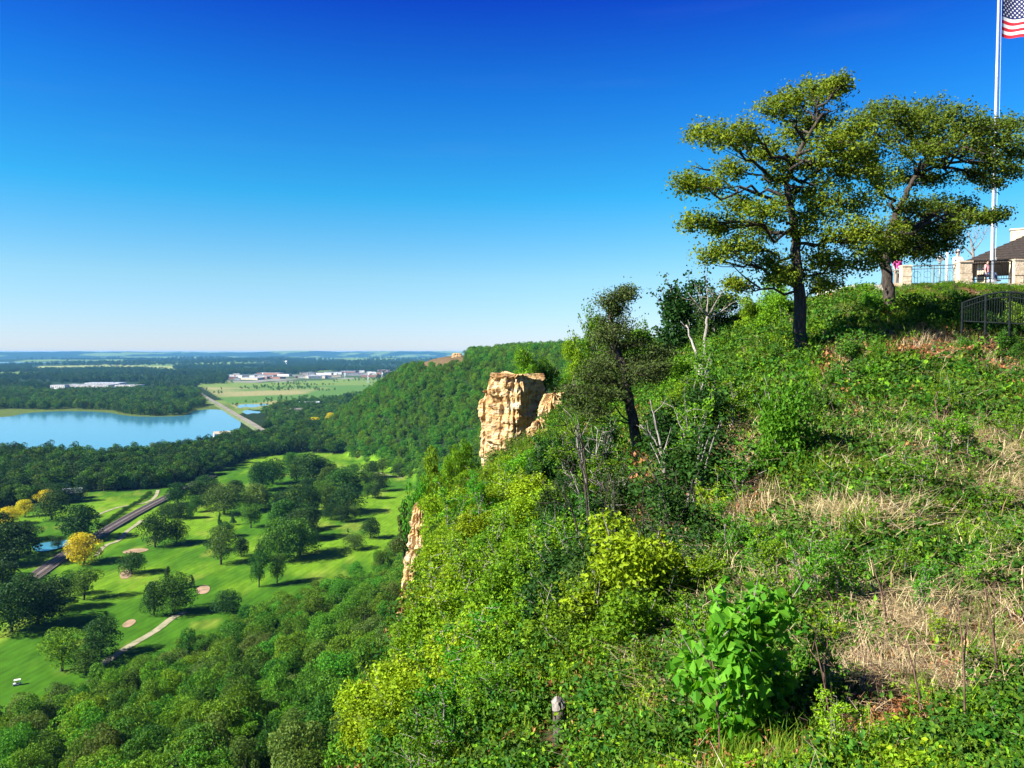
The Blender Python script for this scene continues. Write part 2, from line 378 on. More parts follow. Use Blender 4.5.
# ------------------------------------------------------------------ ground sheet
def ground_sheet():
    a1 = np.arange(-44, 44.01, .13); a0 = np.arange(-180, -44, 3.); a2 = np.arange(46, 180, 3.)
    A = np.radians(np.concatenate([a0, a1, a2])); Rr = np.exp(np.linspace(math.log(70), math.log(24000), 360))
    na, nr = len(A), len(Rr)
    X = np.sin(A)[:, None] * Rr[None]; Y = np.cos(A)[:, None] * Rr[None]
    Z = ground_h(X, Y)
    V = np.c_[X.ravel(), Y.ravel(), Z.ravel()]
    i = np.arange(na - 1)[:, None]; j = np.arange(nr - 1)[None]
    a = (i * nr + j).ravel(); Q = np.c_[a, a + nr, a + nr + 1, a + 1]
    k = np.arange(nr - 1); w = (na - 1) * nr
    Q = np.vstack([Q, np.c_[w + k, k, k + 1, w + k + 1]])
    inner = np.arange(na) * nr
    V = np.vstack([V, [0, 0, float(ground_h(0., 60.))]]); c = len(V) - 1
    T = np.c_[np.full(na, c), np.r_[inner[1:], inner[0]], inner]
    me = mesh_np('ground', V, [Q, T], smooth=True)
    # zones: golf turf, marsh, far fields, town lots, wooded floor
    px, py = project(np.c_[X.ravel(), Y.ravel(), np.zeros(X.size)])
    xr, yr = X.ravel(), Y.ravel(); dist = np.hypot(xr, yr)
    col = np.zeros((len(V), 4)); col[:, 3] = 1
    base = np.array([.014, .030, .008]) * (1 + .6 * (fbm(xr / 20, yr / 20, 3)[:, None] - .5))
    dn, _, _, sd = near_line(xr, yr, FOOT)
    golf = inpoly(xr, yr, G_GOLF) & (dn * sd < 14)
    g1 = np.array([.040, .120, .006]); g2 = np.array([.105, .215, .010]); g3 = np.array([.19, .24, .035])
    n1 = sstep(fbm(xr / 26, yr / 60, 4), .40, .60)[:, None]; n2 = sstep(fbm(xr / 11 + 50, yr / 22, 4), .60, .78)[:, None]
    gc = g1 * (1 - n1) + g2 * n1; gc = gc * (1 - n2 * .6) + g3 * n2 * .6
    c = np.where(golf[:, None], gc, base)
    mar = inpoly(xr, yr, G_MARSH); n = sstep(fbm(xr / 160, yr / 260, 5), .38, .62)[:, None]
    c = np.where(mar[:, None], np.array([.075, .16, .035]) * n + np.array([.24, .23, .11]) * (1 - n), c)
    shore = inpoly(xr, yr, gpoly([(-200, 410), (60, 405), (100, 404), (240, 400), (250, 412), (200, 420), (120, 419), (0, 422), (-200, 430)]))
    c = np.where((shore & ~mar)[:, None], np.array([.10, .15, .035]) * (1 + .5 * (n - .5)), c)
    farz = (dist > 2600)
    nf = fbm(xr / 700 + 5, yr / 1500, 5)[:, None]; f1 = sstep(nf, .53, .58)
    fc = np.array([.018, .042, .020]) * (1 - f1) + np.array([.13, .20, .05]) * f1
    c = np.where(farz[:, None], fc, c)
    fld = inpoly(xr, yr, gpoly([(20, 371), (40, 366.3), (110, 365), (180, 366.5), (170, 369), (90, 370)])); c = np.where(fld[:, None], np.array([.25, .29, .10]), c)
    fld = inpoly(xr, yr, gpoly([(385, 383), (430, 374), (470, 377), (440, 384)])); c = np.where(fld[:, None], np.array([.12, .22, .05]), c)
    lot = inpoly(xr, yr, gpoly([(226, 382), (232, 376), (330, 373.5), (420, 371), (420, 375), (330, 380), (260, 383)]))
    lot |= inpoly(xr, yr, gpoly([(50, 389), (60, 386), (140, 385.5), (143, 390), (90, 391.5)]))
    nl = sstep(fbm(xr / 60, yr / 160, 3), .4, .6)[:, None]
    c = np.where(lot[:, None], np.array([.20, .20, .19]) * nl + np.array([.05, .09, .03]) * (1 - nl), c)
    lot2 = inpoly(xr, yr, gpoly([(272, 424), (300, 410), (322, 404), (332, 408), (312, 416), (300, 424)])); c = np.where(lot2[:, None], np.array([.34, .30, .25]), c)
    # bare shoulder on the end of the far ridge
    sc = (Z.ravel() > 84) & (yr > 900) & (xr < -60) & (yr < 1400); c = np.where(sc[:, None], np.array([.12, .085, .045]), c)
    col[:len(c), :3] = np.clip(c, 0, 1)
    at_ = me.color_attributes.new('zone', 'FLOAT_COLOR', 'POINT'); at_.data.foreach_set('color', col.ravel())
    m, nt, N, L = newmat('ground_turf')
    out = N.new('ShaderNodeOutputMaterial'); b = N.new('ShaderNodeBsdfPrincipled'); b.inputs['Roughness'].default_value = .95; b.inputs['Specular IOR Level'].default_value = .05
    ca = N.new('ShaderNodeVertexColor'); ca.layer_name = 'zone'; tc = N.new('ShaderNodeTexCoord')
    mp = N.new('ShaderNodeMapping'); mp.inputs['Rotation'].default_value = (0, 0, .5); mp.inputs['Scale'].default_value = (1, .35, 1); L.new(tc.outputs['Object'], mp.inputs[0])
    n = N.new('ShaderNodeTexNoise'); n.inputs['Scale'].default_value = .22; n.inputs['Detail'].default_value = 9; n.inputs['Roughness'].default_value = .62; L.new(mp.outputs[0], n.inputs['Vector'])
    r = N.new('ShaderNodeValToRGB'); r.color_ramp.elements[0].position = .3; r.color_ramp.elements[0].color = (.62, .66, .55, 1); r.color_ramp.elements[1].position = .7; r.color_ramp.elements[1].color = (1.3, 1.25, 1.2, 1)
    L.new(n.outputs[0], r.inputs[0]); mx = N.new('ShaderNodeMix'); mx.data_type = 'RGBA'; mx.blend_type = 'MULTIPLY'; mx.inputs['Factor'].default_value = 1
    L.new(ca.outputs[0], mx.inputs['A']); L.new(r.outputs[0], mx.inputs['B']); wv = N.new('ShaderNodeTexWave'); wv.inputs['Scale'].default_value = .11; wv.inputs['Distortion'].default_value = 6; wv.inputs['Detail'].default_value = 3; wv.inputs['Detail Scale'].default_value = .3; L.new(mp.outputs[0], wv.inputs['Vector'])
    wr = N.new('ShaderNodeMapRange'); wr.inputs['To Min'].default_value = .92; wr.inputs['To Max'].default_value = 1.07; L.new(wv.outputs['Fac'], wr.inputs['Value']); m2_ = N.new('ShaderNodeMix'); m2_.data_type = 'RGBA'; m2_.blend_type = 'MULTIPLY'; m2_.inputs['Factor'].default_value = 1
    L.new(mx.outputs['Result'], m2_.inputs['A']); L.new(wr.outputs[0], m2_.inputs['B']); L.new(m2_.outputs['Result'], b.inputs['Base Color']); L.new(b.outputs[0], out.inputs[0])
    me.materials.append(m)
    tag(put('ground', me), kind='structure')
ground_sheet()

def hillside():
    def axis(segs):
        out = []
        for a, b, s in segs: out += list(np.arange(a, b, s))
        return np.array(out + [segs[-1][1]])
    xs = axis([(-42, -14, 1.2), (-14, -3, .45), (-3, 24, .28), (24, 40, .7), (40, 190, 5)])
    ys = axis([(-60, -4, 3), (-4, 2, .5), (2, 20, .25), (20, 48, .4), (48, 80, .7), (80, 190, 5)])
    X, Y = np.meshgrid(xs, ys, indexing='ij'); Z = hill_h(X, Y)
    nx, ny = X.shape; i = np.arange(nx - 1)[:, None]; j = np.arange(ny - 1)[None]; a = (i * ny + j).ravel()
    me = mesh_np('hillside', np.c_[X.ravel(), Y.ravel(), Z.ravel()], np.c_[a, a + ny, a + ny + 1, a + 1], smooth=True)
    m, nt, N, L = newmat('hill_soil')
    out = N.new('ShaderNodeOutputMaterial'); b = N.new('ShaderNodeBsdfPrincipled'); b.inputs['Roughness'].default_value = .95; b.inputs['Specular IOR Level'].default_value = .1
    tc = N.new('ShaderNodeTexCoord')
    n = N.new('ShaderNodeTexNoise'); n.inputs['Scale'].default_value = .55; n.inputs['Detail'].default_value = 10; n.inputs['Roughness'].default_value = .7; L.new(tc.outputs['Object'], n.inputs['Vector'])
    r = N.new('ShaderNodeValToRGB'); cr = r.color_ramp
    cr.elements[0].position = .36; cr.elements[0].color = (.022, .030, .010, 1); cr.elements[1].position = .68; cr.elements[1].color = (.20, .12, .065, 1)
    e = cr.elements.new(.46); e.color = (.045, .05, .018, 1); e = cr.elements.new(.54); e.color = (.13, .065, .035, 1)
    L.new(n.outputs[0], r.inputs[0]); 
    n2 = N.new('ShaderNodeTexNoise'); n2.inputs['Scale'].default_value = 14; n2.inputs['Detail'].default_value = 8; L.new(tc.outputs['Object'], n2.inputs['Vector'])
    r2 = N.new('ShaderNodeValToRGB'); r2.color_ramp.elements[0].position = .35; r2.color_ramp.elements[0].color = (.45, .42, .4, 1); r2.color_ramp.elements[1].position = .65; r2.color_ramp.elements[1].color = (1.25, 1.2, 1.15, 1); L.new(n2.outputs[0], r2.inputs[0])
    mx = N.new('ShaderNodeMix'); mx.data_type = 'RGBA'; mx.blend_type = 'MULTIPLY'; mx.inputs['Factor'].default_value = 1; L.new(r.outputs[0], mx.inputs['A']); L.new(r2.outputs[0], mx.inputs['B'])
    L.new(mx.outputs['Result'], b.inputs['Base Color'])
    bp = N.new('ShaderNodeBump'); bp.inputs['Strength'].default_value = 1; bp.inputs['Distance'].default_value = .06; L.new(n2.outputs[0], bp.inputs['Height']); L.new(bp.outputs[0], b.inputs['Normal']); L.new(b.outputs[0], out.inputs[0])
    me.materials.append(m)
    tag(put('hillside', me), kind='structure')
hillside()

def flat_sheet(name, pxpoly, mat, z, smooth_iter=2, on_ground=False):
    P = np.array([gp(*p)[:2] for p in pxpoly])
    for _ in range(smooth_iter):
        Q = []
        for i in range(len(P)):
            a, b = P[i], P[(i + 1) % len(P)]; Q += [a * .75 + b * .25, a * .25 + b * .75]
        P = np.array(Q)
    c = P.mean(0)
    if on_ground:
        rings = [P * t + c * (1 - t) for t in (1, .75, .5, .25)]; V2 = np.vstack(rings + [c[None]])
        V = np.c_[V2, ground_h(V2[:, 0], V2[:, 1]) + z]; n = len(P)
        Qd = [(k * n + i, k * n + (i + 1) % n, (k + 1) * n + (i + 1) % n, (k + 1) * n + i) for k in range(3) for i in range(n)]
        T = [(3 * n + i, 3 * n + (i + 1) % n, 4 * n) for i in range(n)]
        me = mesh_np(name, V, [np.array(Qd), np.array(T)], [mat])
    else:
        me = bpy.data.meshes.new(name); me.from_pydata([(x, y, z) for x, y in P], [], [list(range(len(P)))]); me.materials.append(mat)
    return tag(put(name, me), kind='structure')
flat_sheet('lake_water', LAKE, M['water'], .12)
flat_sheet('river_water', [(-300, 365.5), (0, 363.2), (70, 362.6), (125, 361.8), (110, 360.6), (40, 360.2), (0, 360), (-300, 360)], M['water'], .4, 1)
flat_sheet('river_water', [(238, 366), (250, 364.6), (272, 364.2), (276, 365.4), (262, 366.6)], M['water'], .4, 1)
flat_sheet('marsh_water', [(236, 405.5), (246, 404), (258, 404.6), (266, 403.6), (270, 405), (260, 406), (254, 407.6), (244, 406.8), (239, 408.5)], M['water'], .12)
flat_sheet('marsh_water', [(241, 411), (249, 410), (255, 411.2), (262, 411.6), (259, 413.6), (252, 413), (247, 415)], M['water'], .12)
flat_sheet('pond_water', [(31, 546), (45, 543), (58, 541), (74, 540), (76, 545), (58, 549), (45, 552), (34, 552)], M['water'], .35)
for P in ([(196, 589), (204, 585), (211, 588), (208, 594), (197, 595)], [(119, 573), (127, 568), (133, 571), (130, 577), (121, 579)], [(120, 553), (134, 549), (150, 549), (146, 552), (128, 555)],
          [(38, 589), (46, 586), (53, 588), (48, 592), (39, 592)], [(120, 625), (130, 618), (138, 620), (128, 627)]):
    flat_sheet('sand_bunker', P, M['sand'], .18, 2, True)

def strip(name, pts, width, mat, z, bank=0.0, flat=True, kind='structure', sub=8, bankmat=None):
    P = np.array([p[:2] for p in pts]); t = np.linspace(0, len(P) - 1, (len(P) - 1) * sub + 1)
    # Catmull-Rom
    Q = []
    for u in t:
        i = min(int(u), len(P) - 2); f = u - i
        p0 = P[max(i - 1, 0)]; p1 = P[i]; p2 = P[i + 1]; p3 = P[min(i + 2, len(P) - 1)]
        Q.append(.5 * ((2 * p1) + (-p0 + p2) * f + (2 * p0 - 5 * p1 + 4 * p2 - p3) * f * f + (-p0 + 3 * p1 - 3 * p2 + p3) * f ** 3))
    Q = np.array(Q); T = np.gradient(Q, axis=0); T /= np.linalg.norm(T, axis=1)[:, None]; Nn = np.c_[-T[:, 1], T[:, 0]]
    hz = ground_h(Q[:, 0], Q[:, 1]) + z if not flat else np.full(len(Q), z)
    cols = [(-width / 2 - bank * 1.5, -bank - .6), (-width / 2, 0), (width / 2, 0), (width / 2 + bank * 1.5, -bank - .6)] if bank else [(-width / 2, 0), (width / 2, 0)]
    V = []; nc = len(cols)
    for q, nn, h in zip(Q, Nn, hz):
        for o, dz in cols: V.append((q[0] + nn[0] * o, q[1] + nn[1] * o, h + dz))
    Fq = [(i * nc + j, i * nc + j + 1, (i + 1) * nc + j + 1, (i + 1) * nc + j) for i in range(len(Q) - 1) for j in range(nc - 1)]
    mi = [0 if (nc == 2 or j == 1) else 1 for i in range(len(Q) - 1) for j in range(nc - 1)]
    o = put(name, mesh_np(name, V, np.array(Fq), [mat, bankmat or mat], mi)); tag(o, kind=kind)
    return Q, Nn, hz
EMB = simple('embankment', (.04, .08, .02), .95, (.12, .13, .06), .2)
RAILPX = [(-90, 650), (-30, 617), (30, 581), (66, 556), (112, 528), (140, 512), (165, 499), (185, 489), (200, 482), (212, 477)]
RQ, RN, RZ = strip('railway_bed', [gp(*p) for p in RAILPX], 8.0, M['ballast'], 1.1, 1.1, bankmat=EMB, sub=14)
mbr = MB()
for off in (-2.9, -1.4, 1.4, 2.9):
    P = np.c_[RQ + RN * off, RZ + .12]; mbr.tube(P, .09, 4)
mbr.build('railway_rails', M['rail'])['kind'] = 'structure'
mbs = MB()
seg = np.r_[0, np.cumsum(np.linalg.norm(np.diff(RQ, axis=0), axis=1))]
for s in np.arange(0, min(seg[-1], 900), .95):
    i = min(np.searchsorted(seg, s, 'right') - 1, len(RQ) - 2); f = (s - seg[i]) / (seg[i + 1] - seg[i]); q = RQ[i] * (1 - f) + RQ[i + 1] * f
    a = math.atan2(RN[i][1], RN[i][0])
    for off in (-2.15, 2.15): mbs.box((q[0] + RN[i][0] * off, q[1] + RN[i][1] * off, RZ[i] + .03), (2.5, .26, .1), a)
mbs.build('railway_sleepers', M['sleeper'])['kind'] = 'structure'
strip('causeway_road', [gp(*p) for p in ((183, 380), (188, 383), (196, 390), (206, 398), (220, 406), (236, 416), (250, 424), (264, 433), (275, 441))], 9, M['asphalt'], 3.0, 3.0, bankmat=EMB)
strip('cart_path', [gp(*p) for p in ((100, 667), (118, 655), (140, 640), (158, 628), (172, 618), (186, 612))], 3.2, M['path'], .22, flat=False)
strip('cart_path', [gp(*p) for p in ((98, 515), (118, 508), (132, 505), (146, 502), (155, 497), (158, 491))], 2.6, M['path'], .22, flat=False)
strip('cart_path', [gp(*p) for p in ((96, 556), (102, 549), (108, 545), (118, 541), (127, 532), (142, 520))], 2.6, M['path'], .22, flat=False)
strip('cart_path', [gp(*p) for p in ((330, 475), (352, 471), (372, 472), (392, 476), (412, 480))], 2.6, M['path'], .22, flat=False)
strip('gravel_road', [gp(*p) for p in ((300, 426), (308, 418), (318, 411), (326, 405))], 14, M['path'], .3)

# ------------------------------------------------------------------ leaves
def leaf_quads(C, Nrm, L, W, r, fold=.15):
    n = len(C); Nrm = Nrm / (np.linalg.norm(Nrm, axis=1)[:, None] + 1e-9)
    a = r.normal(size=(n, 3)); a -= (a * Nrm).sum(1)[:, None] * Nrm; a /= np.linalg.norm(a, axis=1)[:, None] + 1e-9
    b = np.cross(Nrm, a); L = np.broadcast_to(L, n)[:, None]; W = np.broadcast_to(W, n)[:, None]
    V = np.stack([C - a * L / 2, C + b * W / 2 + Nrm * W * fold - a * L * .08, C + a * L / 2, C - b * W / 2 + Nrm * W * fold - a * L * .08], 1).reshape(-1, 3)
    Q = np.arange(n * 4).reshape(-1, 4)
    return V, Q
def lobe_leaves(lobes, n, size, r, up=.25, jit=.9, inner=.62, asp=.62):
    """lobes: (K,6) centre+radii; leaves over their outer shells"""
    lobes = np.asarray(lobes, float); area = (lobes[:, 3] * lobes[:, 4] + lobes[:, 4] * lobes[:, 5] + lobes[:, 3] * lobes[:, 5])
    k = r.choice(len(lobes), n, p=area / area.sum())
    d = r.normal(size=(n, 3)); d[:, 2] += up; d /= np.linalg.norm(d, axis=1)[:, None]
    rad = inner + (1.06 - inner) * r.random(n) ** .6
    C = lobes[k, :3] + d * lobes[k, 3:] * rad[:, None]
    Nn = d + r.normal(size=(n, 3)) * jit
    s = size * (.65 + .7 * r.random(n))
    return leaf_quads(C, Nn, s, s * asp, r)
def tufts(C, per, spread, size, r, asp=.6, flat=1.0):
    C = np.repeat(C, per, 0); n = len(C); d = r.normal(size=(n, 3)) * spread; d[:, 2] *= flat
    s = size * (.6 + .8 * r.random(n)); Nn = d / (spread + 1e-9) * .5 + r.normal(size=(n, 3)) + np.array([0, 0, .5])
    return leaf_quads(C + d, Nn, s, s * asp, r)
def bez(p0, p1, p2, n=7):
    t = np.linspace(0, 1, n)[:, None]; return (1 - t) ** 2 * p0 + 2 * t * (1 - t) * p1 + t * t * p2

def tree_meshes(name, seed, H, W, nlobe, nleaf, lsize, leaf, bark='bark', crown_base=.28, shape='round', limbs=6):
    r = np.random.default_rng(seed); z0 = H * crown_base; ch = H - z0; lobes = []
    for i in range(nlobe):
        a = r.random() * 6.283; u = (i + .5) / nlobe
        if shape == 'round': prof = math.sin(math.pi * (u * .86 + .12)) ** .6
        elif shape == 'wild': prof = (.5 + .5 * math.sin(math.pi * (u * .8 + .15))) * r.uniform(.6, 1.25)
        elif shape == 'cone': prof = 1.05 - u * .95
        elif shape == 'vase': prof = .45 + .6 * u if u < .75 else 1.0 - (u - .75) * 1.5
        else: prof = 1
        rr = W / 2 * prof * (.35 + .4 * r.random()); lr = W * ((.17 + .09 * r.random()) if shape != 'wild' else r.uniform(.09, .22)) * (1 if shape != 'cone' else (1.1 - .7 * u))
        lobes.append((math.cos(a) * rr, math.sin(a) * rr, z0 + ch * (.1 + .82 * u), lr, lr, lr * (.8 if shape != 'cone' else .7)))
    V, Q = lobe_leaves(lobes, nleaf, lsize, r, inner=.7)
    crown = mesh_np(name + '_crown', V, Q, [M[leaf]])
    mb = MB(); bend = (r.random(2) - .5) * H * .05; top = np.array([bend[0] * 2, bend[1] * 2, H * .8])
    sp = bez(np.zeros(3) - [0, 0, .5], np.array([bend[0], bend[1], H * .35]), top, 8); tr = H * .028
    mb.tube(sp, np.linspace(tr * 1.15, tr * .2, 8), 7, jitter=.15)
    for i in r.choice(len(lobes), min(limbs, len(lobes)), replace=False):
        q = np.array(lobes[i][:3]); b = sp[2 + int(r.integers(0, 4))]
        if q[2] < b[2]: b = sp[2]
        mb.tube(bez(b, (b + q) / 2 + [0, 0, -.04 * H], q, 6), np.linspace(tr * .5, tr * .08, 6), 5)
    trunk = mb.mesh(name + '_trunk', [M[bark]], True)
    return trunk, crown
def joined(name, trunk, crown):
    vt = np.empty(len(trunk.vertices) * 3, np.float32); trunk.vertices.foreach_get('co', vt)
    vc = np.empty(len(crown.vertices) * 3, np.float32); crown.vertices.foreach_get('co', vc)
    nt_ = len(trunk.vertices)
    q = [tuple(p.vertices) for p in trunk.polygons]; q4 = np.array([p for p in q if len(p) == 4]); q3 = [p for p in q if len(p) == 3]
    cq = np.arange(len(vc) // 3).reshape(-1, 4) + nt_
    fs = [np.vstack([q4, cq])]; mi = [np.r_[np.zeros(len(q4)), np.ones(len(cq))]]
    if q3: fs.append(np.array(q3)); mi.append(np.zeros(len(q3)))
    me = mesh_np(name, np.vstack([vt.reshape(-1, 3), vc.reshape(-1, 3)]), fs, [trunk.materials[0], crown.materials[0]], np.concatenate(mi))
    return bpy.data.objects.new(name, me)

PROTO_UNIT = 10.0     # tree prototypes are about 10 m tall
T_ = {}
for i in range(4): T_['round%d' % i] = tree_meshes('round_tree', 20 + i, 10, 10 + i * .5, 24 + 3 * i, 4800, .46, 'leaf_dark', crown_base=.12)
for i in range(2): T_['light%d' % i] = tree_meshes('light_tree', 30 + i, 10, 9, 18, 3400, .42, 'leaf_mid', shape='vase', crown_base=.18)
T_['cone0'] = tree_meshes('conical_tree', 40, 10, 5.5, 22, 3000, .40, 'leaf_cold', shape='cone', crown_base=.08)
for i in range(5): T_['wood%d' % i] = tree_meshes('wood_tree', 50 + i, 10, 7.5 + i * .6, 22, 5200, .31, 'leaf_wood', crown_base=.3, shape='wild', limbs=12)
F_ = []
for i in range(4): F_.append(joined('far_tree', *tree_meshes('far_tree', 70 + i, 10, 9 + i, 12, 520, .95, 'leaf_mid', crown_base=.1, limbs=2)))
FD_ = []
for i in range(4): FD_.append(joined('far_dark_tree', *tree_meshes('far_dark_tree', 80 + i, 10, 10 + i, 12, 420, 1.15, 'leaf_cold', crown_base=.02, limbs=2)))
FM_ = [joined('slope_tree', *T_['wood%d' % i]) for i in range(5)]
FR_ = [joined('belt_tree', *tree_meshes('belt_tree', 90 + i, 10, 9 + i, 16, 1500, .60, 'leaf_dark' if i % 2 else 'leaf_mid', crown_base=.12, limbs=3, shape='wild')) for i in range(4)]

def scatter(name, pts, rz, sc, protos, label, tilt=None, cat='plants'):
    n = len(pts); me = bpy.data.meshes.new(name); me.vertices.add(n); me.vertices.foreach_set('co', np.asarray(pts, np.float32).ravel())
    def at_(nm, ty, v):
        a = me.attributes.new(nm, ty, 'POINT'); a.data.foreach_set('value' if ty != 'FLOAT_VECTOR' else 'vector', v)
    rot = np.zeros((n, 3), np.float32); rot[:, 2] = rz
    if tilt is not None: rot[:, :2] = tilt
    at_('rot', 'FLOAT_VECTOR', rot.ravel())
    sc = np.asarray(sc, np.float32)
    if sc.ndim == 1: sc = np.repeat(sc[:, None], 3, 1)
    at_('scl', 'FLOAT_VECTOR', sc.ravel())
    at_('pick', 'INT', rng.integers(0, len(protos), n).astype(np.int32))
    o = bpy.data.objects.new(name, me); COL.objects.link(o)
    g = bpy.data.node_groups.new(name + '_nodes', 'GeometryNodeTree'); g.interface.new_socket('Geometry', in_out='INPUT', socket_type='NodeSocketGeometry'); g.interface.new_socket('Geometry', in_out='OUTPUT', socket_type='NodeSocketGeometry')
    N, L = g.nodes, g.links; gi = N.new('NodeGroupInput'); go = N.new('NodeGroupOutput'); j = N.new('GeometryNodeJoinGeometry')
    for p in protos:
        oi = N.new('GeometryNodeObjectInfo'); oi.inputs['Object'].default_value = p; oi.inputs['As Instance'].default_value = True; L.new(oi.outputs['Geometry'], j.inputs[0])
    ip = N.new('GeometryNodeInstanceOnPoints'); ip.inputs['Pick Instance'].default_value = True
    def named(nm, ty):
        a = N.new('GeometryNodeInputNamedAttribute'); a.data_type = ty; a.inputs['Name'].default_value = nm; return a.outputs['Attribute']
    L.new(gi.outputs[0], ip.inputs['Points']); L.new(j.outputs[0], ip.inputs['Instance']); L.new(named('pick', 'INT'), ip.inputs['Instance Index'])
    L.new(named('rot', 'FLOAT_VECTOR'), ip.inputs['Rotation']); L.new(named('scl', 'FLOAT_VECTOR'), ip.inputs['Scale']); L.new(ip.outputs[0], go.inputs[0])
    md = o.modifiers.new('scatter', 'NODES'); md.node_group = g
    tag(o, label, cat, kind='stuff')
    return o

def poisson_px(poly, n, mind=None):
    """random points on the plain inside a pixel polygon, even on the ground"""
    G = np.array(gpoly(poly)); lo, hi = G.min(0), G.max(0); X = rng.random(n) * (hi[0] - lo[0]) + lo[0]; Y = rng.random(n) * (hi[1] - lo[1]) + lo[1]
    m = inpoly(X, Y, G); return X[m], Y[m]
def area(poly):
    G = np.array(gpoly(poly)); lo, hi = G.min(0), G.max(0); return (hi[0] - lo[0]) * (hi[1] - lo[1])
def thin(X, Y, cell):
    """one point per grid cell, jittered"""
    k = np.floor(X / cell).astype(int) * 100003 + np.floor(Y / cell).astype(int); _, i = np.unique(k, return_index=True); return X[i], Y[i]
def in_view(X, Y, m=60):
    px, _ = project(np.c_[X, Y, np.zeros_like(X)]); return (px > -m) & (px < 560)
def wood(name, poly, cell, size, protos, label, noise=None, keep=None, seed=0):
    n = int(area(poly) / cell ** 2 * 3); X, Y = poisson_px(poly, n); X, Y = thin(X, Y, cell)
    m = in_view(X, Y, 150)
    if noise is not None: m &= fbm(X / noise[0] + seed, Y / noise[0], 4) > noise[1]
    if keep is not None: m &= keep(X, Y)
    X, Y = X[m], Y[m]; Z = ground_h(X, Y) - .2; n = len(X)
    s = size[0] + (size[1] - size[0]) * rng.random(n); print(name, n)
    S = np.c_[s, s, s * (.85 + .3 * rng.random(n))] / PROTO_UNIT
    return scatter(name, np.c_[X, Y, Z], rng.random(n) * 6.28, S, protos, label, cat='woodland')

notlake = lambda X, Y: ~inpoly(X, Y, G_LAKE)
railline = [tuple(q) for q in RQ]
def offroad(X, Y, w=6.5):
    d, _, _, _ = near_line(X, Y, railline); return d > w
def belt_keep(X, Y):
    d, _, _, s = near_line(X, Y, FOOT); return notlake(X, Y) & offroad(X, Y) & (d * s < 3) & ~inpoly(X, Y, G_GOLF)
wood('belt_woodland', [(-140, 459), (0, 459), (50, 459), (100, 462), (155, 456), (210, 450), (240, 440), (262, 441), (300, 428), (325, 432), (322, 440), (345, 457), (300, 453), (250, 459), (196, 481), (150, 491), (60, 495), (30, 507), (-160, 521)],
     7.5, (11, 17), FR_, 'dense dark green wood between the golf course and the lake', keep=belt_keep)
wood('lakeshore_woodland', [(-200, 411), (0, 411), (25, 411), (63, 409), (107, 410), (125, 414), (152, 416), (186, 415), (191, 409), (205, 405), (198, 394), (190, 388), (150, 391), (90, 393), (50, 391), (0, 391), (-200, 391)],
     11, (11, 18), F_ + FR_, 'dark wood along the far shore of the lake', noise=(120, .40))
wood('scrub_woodland', [(262, 430), (275, 421), (262, 414), (290, 405), (330, 402), (350, 398), (372, 396), (350, 412), (325, 428), (300, 426)], 9, (9, 15), F_ + FR_, 'scrubby wood between the causeway and the far ridge', noise=(60, .36))
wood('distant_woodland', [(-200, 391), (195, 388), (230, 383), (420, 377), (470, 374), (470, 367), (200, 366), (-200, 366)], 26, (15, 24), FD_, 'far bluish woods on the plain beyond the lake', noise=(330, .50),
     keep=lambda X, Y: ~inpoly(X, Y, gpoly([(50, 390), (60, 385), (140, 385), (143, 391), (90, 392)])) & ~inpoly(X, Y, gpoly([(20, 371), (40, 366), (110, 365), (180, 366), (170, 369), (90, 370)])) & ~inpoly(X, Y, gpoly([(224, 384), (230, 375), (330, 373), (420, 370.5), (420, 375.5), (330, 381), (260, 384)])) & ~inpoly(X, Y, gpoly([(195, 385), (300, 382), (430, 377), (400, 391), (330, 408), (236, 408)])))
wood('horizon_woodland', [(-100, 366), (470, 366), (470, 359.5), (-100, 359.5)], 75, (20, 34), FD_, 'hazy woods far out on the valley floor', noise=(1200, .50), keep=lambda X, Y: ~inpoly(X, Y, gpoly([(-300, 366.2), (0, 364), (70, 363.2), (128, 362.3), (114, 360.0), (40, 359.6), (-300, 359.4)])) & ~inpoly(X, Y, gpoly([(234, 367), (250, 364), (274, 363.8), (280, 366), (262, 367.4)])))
wood('marsh_scrub', MARSH, 24, (4, 8), F_, 'scattered scrub bushes on the green marsh', noise=(130, .60))

# wooded slope of the far ridge
def ridge_wood():
    X = rng.uniform(-330, 420, 60000); Y = rng.uniform(430, 1420, 60000); X, Y = thin(X, Y, 8.2)
    d, _, _, s = near_line(X, Y, FOOT); z = ground_h(X, Y); px, py = project(np.c_[X, Y, z])
    m = (d * s > 1) & (px > 250) & (px < 640) & ~((z > 88) & (Y > 900) & (X < -60))
    X, Y, z = X[m], Y[m], z[m]; n = len(X); s = rng.uniform(7.5, 13.5, n); print('ridge', n)
    scatter('ridge_woodland', np.c_[X, Y, z - .6], rng.random(n) * 6.28, np.c_[s, s, s * rng.uniform(.8, 1.1, n)] / 10, FR_[:0] + [joined('ridge_tree', *tree_meshes('ridge_tree', 110 + i, 10, 8 + i, 18, 1500, .60, 'leaf_wood', crown_base=.1, limbs=2, shape='wild')) for i in range(5)], 'green woods covering the slope of the far ridge', cat='woodland')
ridge_wood()

